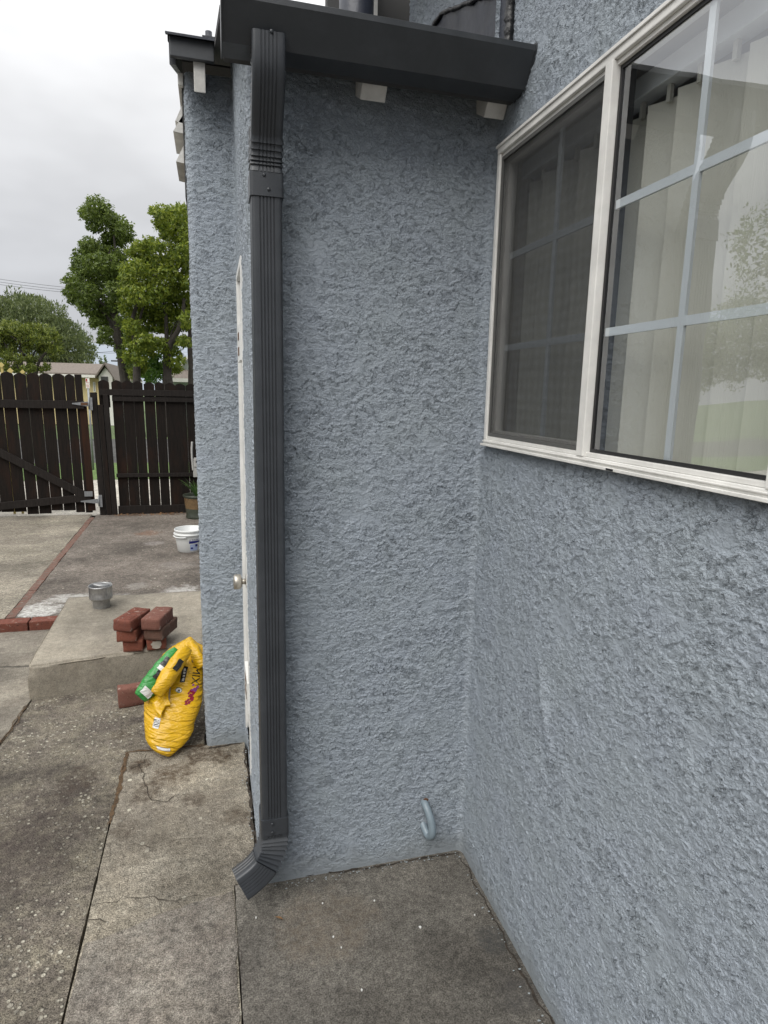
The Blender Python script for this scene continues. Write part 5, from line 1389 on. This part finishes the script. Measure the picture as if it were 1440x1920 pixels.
bm = bmesh.new(); prismX(bm, [(HY3-.4, zbm), (HY3+2.5, zt), (HY3+5.4, zbm)], a.x-2, b.x); from_bm('roof', bm, MRF, fh3)
bm = bmesh.new(); c = P3(211, 690, HY3); bx(bm, (c.x-.15, HY3+2, c.z-.5), (c.x+.15, HY3+2.3, c.z+.2)); from_bm('chimney', bm, MWT, fh3)
fh4 = thing('siding_house', 'pale green sided house with white trim behind the tree by the wall', 'house', (-1, 28, 0))
HY4 = 26; a = P3(322, 700, HY4); b = P3(372, 660, HY4)
bm = bmesh.new(); bx(bm, (a.x, HY4, 0), (b.x+3, HY4+5, P3(340, 712, HY4).z)); bx(bm, (P3(345, 700, HY4+1).x, HY4+1, 0), (b.x+3, HY4+5.01, P3(350, 672, HY4+1).z))
for k in range(9):
    z = P3(340, 712, HY4).z+.12+k*.13; bx(bm, (P3(345, 700, HY4+1).x-.01, HY4+.985, z), (b.x+3, HY4+.999, z+.012))
from_bm('wall', bm, MGW, fh4)
zz_ = P3(340, 711, HY4).z
bm = bmesh.new(); prismX(bm, [(HY4-.5, zz_), (HY4+.98, zz_+.42), (HY4+.98, zz_+.30), (HY4-.5, zz_-.1)], a.x-.2, b.x+3); from_bm('porch_roof', bm, MRF, fh4)
bm = bmesh.new(); bx(bm, (a.x-.2, HY4-.55, zz_-.12), (b.x+3, HY4-.505, zz_+.03)); from_bm('fascia', bm, MWT, fh4)
zt4 = P3(350, 672, HY4+1).z; bm = bmesh.new(); prismY(bm, [(P3(340, 690, HY4+1).x, zt4-.25), (P3(368, 655, HY4+1).x, zt4+.55), (b.x+3, zt4+.55), (b.x+3, zt4+.45), (P3(368, 655, HY4+1).x, zt4+.45), (P3(340, 690, HY4+1).x, zt4-.38)], HY4+.8, HY4+5.3); from_bm('roof', bm, MWT, fh4)

# parking sign just outside the gate
sg = thing('street_sign', 'small white and red parking sign on a thin pole outside the gate', 'sign', (P3(164, 720, 11).x, 11, 0))
a = P3(160, 709, 11); b = P3(168.5, 728, 11)
bm = bmesh.new(); bx(bm, (a.x, 11.0, b.z), (b.x, 11.008, a.z)); sp_ = from_bm('sign_plate', bm, MWT, sg)
MRD = simple('sign_red', (.35, .02, .02), .5)
bm = bmesh.new(); W2 = b.x-a.x; H2 = a.z-b.z
bx(bm, (a.x+.006, 10.994, a.z-H2*.32), (a.x+W2*.42, 10.9995, a.z-.008))
from_bm('red_block', bm, MRD, sp_)
for i, tx in enumerate(('NO', 'PARKING', 'ANY', 'TIME')):
    me = text_mesh(tx); bm = bmesh.new(); bm.from_mesh(me); wd_ = max(v.co.x for v in bm.verts)
    k = min(.030, (W2*.8)/wd_)
    for v in bm.verts: v.co = Vector((a.x+W2/2-wd_*k/2+v.co.x*k, 10.996, a.z-H2*(.50+.14*i)+v.co.y*k))
    from_bm('sign_lettering', bm, MRD, sp_)
bm = bmesh.new(); xm_ = (a.x+b.x)/2; tube(bm, [(xm_, 11.02, -.02), (xm_, 11.02, a.z)], .018, 8); from_bm('pole', bm, MHG, sg)

# power lines and a pole
MWI = simple('black_cable', (.03, .03, .035), .6)
up = thing('utility_pole', 'thin distant utility pole between the gable house and the trees', 'pole', (P3(222, 700, 60).x, 60, 0))
bm = bmesh.new(); tube(bm, [(P3(222, 700, 60).x, 60, 0), (P3(222, 673, 60).x, 60, P3(222, 673, 60).z)], .09, 8); from_bm('shaft', bm, MBARK, up)
bm = bmesh.new(); p = P3(222, 677, 60); bx(bm, (p.x-.6, 59.95, p.z-.06), (p.x+.6, 60.05, p.z+.06)); from_bm('crossarm', bm, MBARK, up)
for i, (pa, pb) in enumerate((((-160, 497), (135, 526)), ((-160, 503), (135, 530)), ((-160, 508), (135, 533)), ((160, 662), (235, 655)), ((165, 660), (235, 661)), ((130, 678), (172, 667)))):
    Y = 45; A_ = P3(*pa, Y); B_ = P3(pb[0], pb[1], Y); 
    if i < 3: B_ = P3(400, 526+(400-135)*.09+i*4, Y)
    bm = bmesh.new(); pts = [A_.lerp(B_, t)-Vector((0, 0, .5*math.sin(math.pi*t)*(1 if i < 3 else .1))) for t in np.linspace(0, 1, 16)]
    tube(bm, pts, .011 if i < 3 else .012, 5)
    tag(from_bm('power_line', bm, MWI), ['upper thin power line crossing the sky left of the tall tree', 'middle thin power line crossing the sky left of the tall tree', 'lower thin power line crossing the sky left of the tall tree', 'upper far cable in the gap above the cypresses', 'lower far cable in the gap above the cypresses', 'service wire running down to the small white gable'][i], 'power line', 'overhead wires')
# mountains
bm = bmesh.new(); prev = None
for k in range(121):
    x = -1500+2600*k/120; h_ = 215+60*mn.noise(Vector((x*.0015, 0, 0)))+25*mn.noise(Vector((x*.006, 4, 0)))
    q = [bm.verts.new((x, 2600, -5)), bm.verts.new((x, 2750, h_*.5)), bm.verts.new((x, 3000, h_))]
    if prev:
        for i in range(2): bm.faces.new((prev[i], q[i], q[i+1], prev[i+1]))
    prev = q
struct(from_bm('mountains', bm, simple('hazy_blue_hills', (.27, .30, .34), 1, spec=0), None, True))

# ------------------------------------------------------------------ across the yard (seen in the window reflection)
rt = thing('tree', 'leafy green tree standing across the yard, seen reflected in the window glass', 'tree', (-6.5, 5.5, 0))
rg = random.Random(11); cl = [(Vector((-7.0+rg.uniform(-1.3, 1.3), 5.2+rg.uniform(-1.5, 1.5), 2.75+rg.uniform(-.9, .75))), rg.uniform(.35, .6)) for _ in range(34)]
leaf_obj('crown', cl, 6500, .026, MT1, rt, seed=12); bm = bmesh.new(); tube(bm, [(-7, 5.2, 0), (-7, 5.2, 1.5), (-7.1, 5.3, 2.6)], [.14, .11, .06], 10); from_bm('trunk', bm, MBARK, rt)
gr = thing('garage', 'pale stucco garage across the yard with dark gutter, seen reflected in the window', 'garage', (-5, 0, 0))
bm = bmesh.new(); bx(bm, (-7.6, -6, 0), (-4.6, 1.6, 2.5)); from_bm('wall', bm, simple('pale_stucco', (.42, .42, .40), .9, var=.1, vs=6), gr)
bm = bmesh.new(); bx(bm, (-7.9, -6.3, 2.5), (-4.3, 1.9, 2.68)); from_bm('roof', bm, M_ROOF, gr)
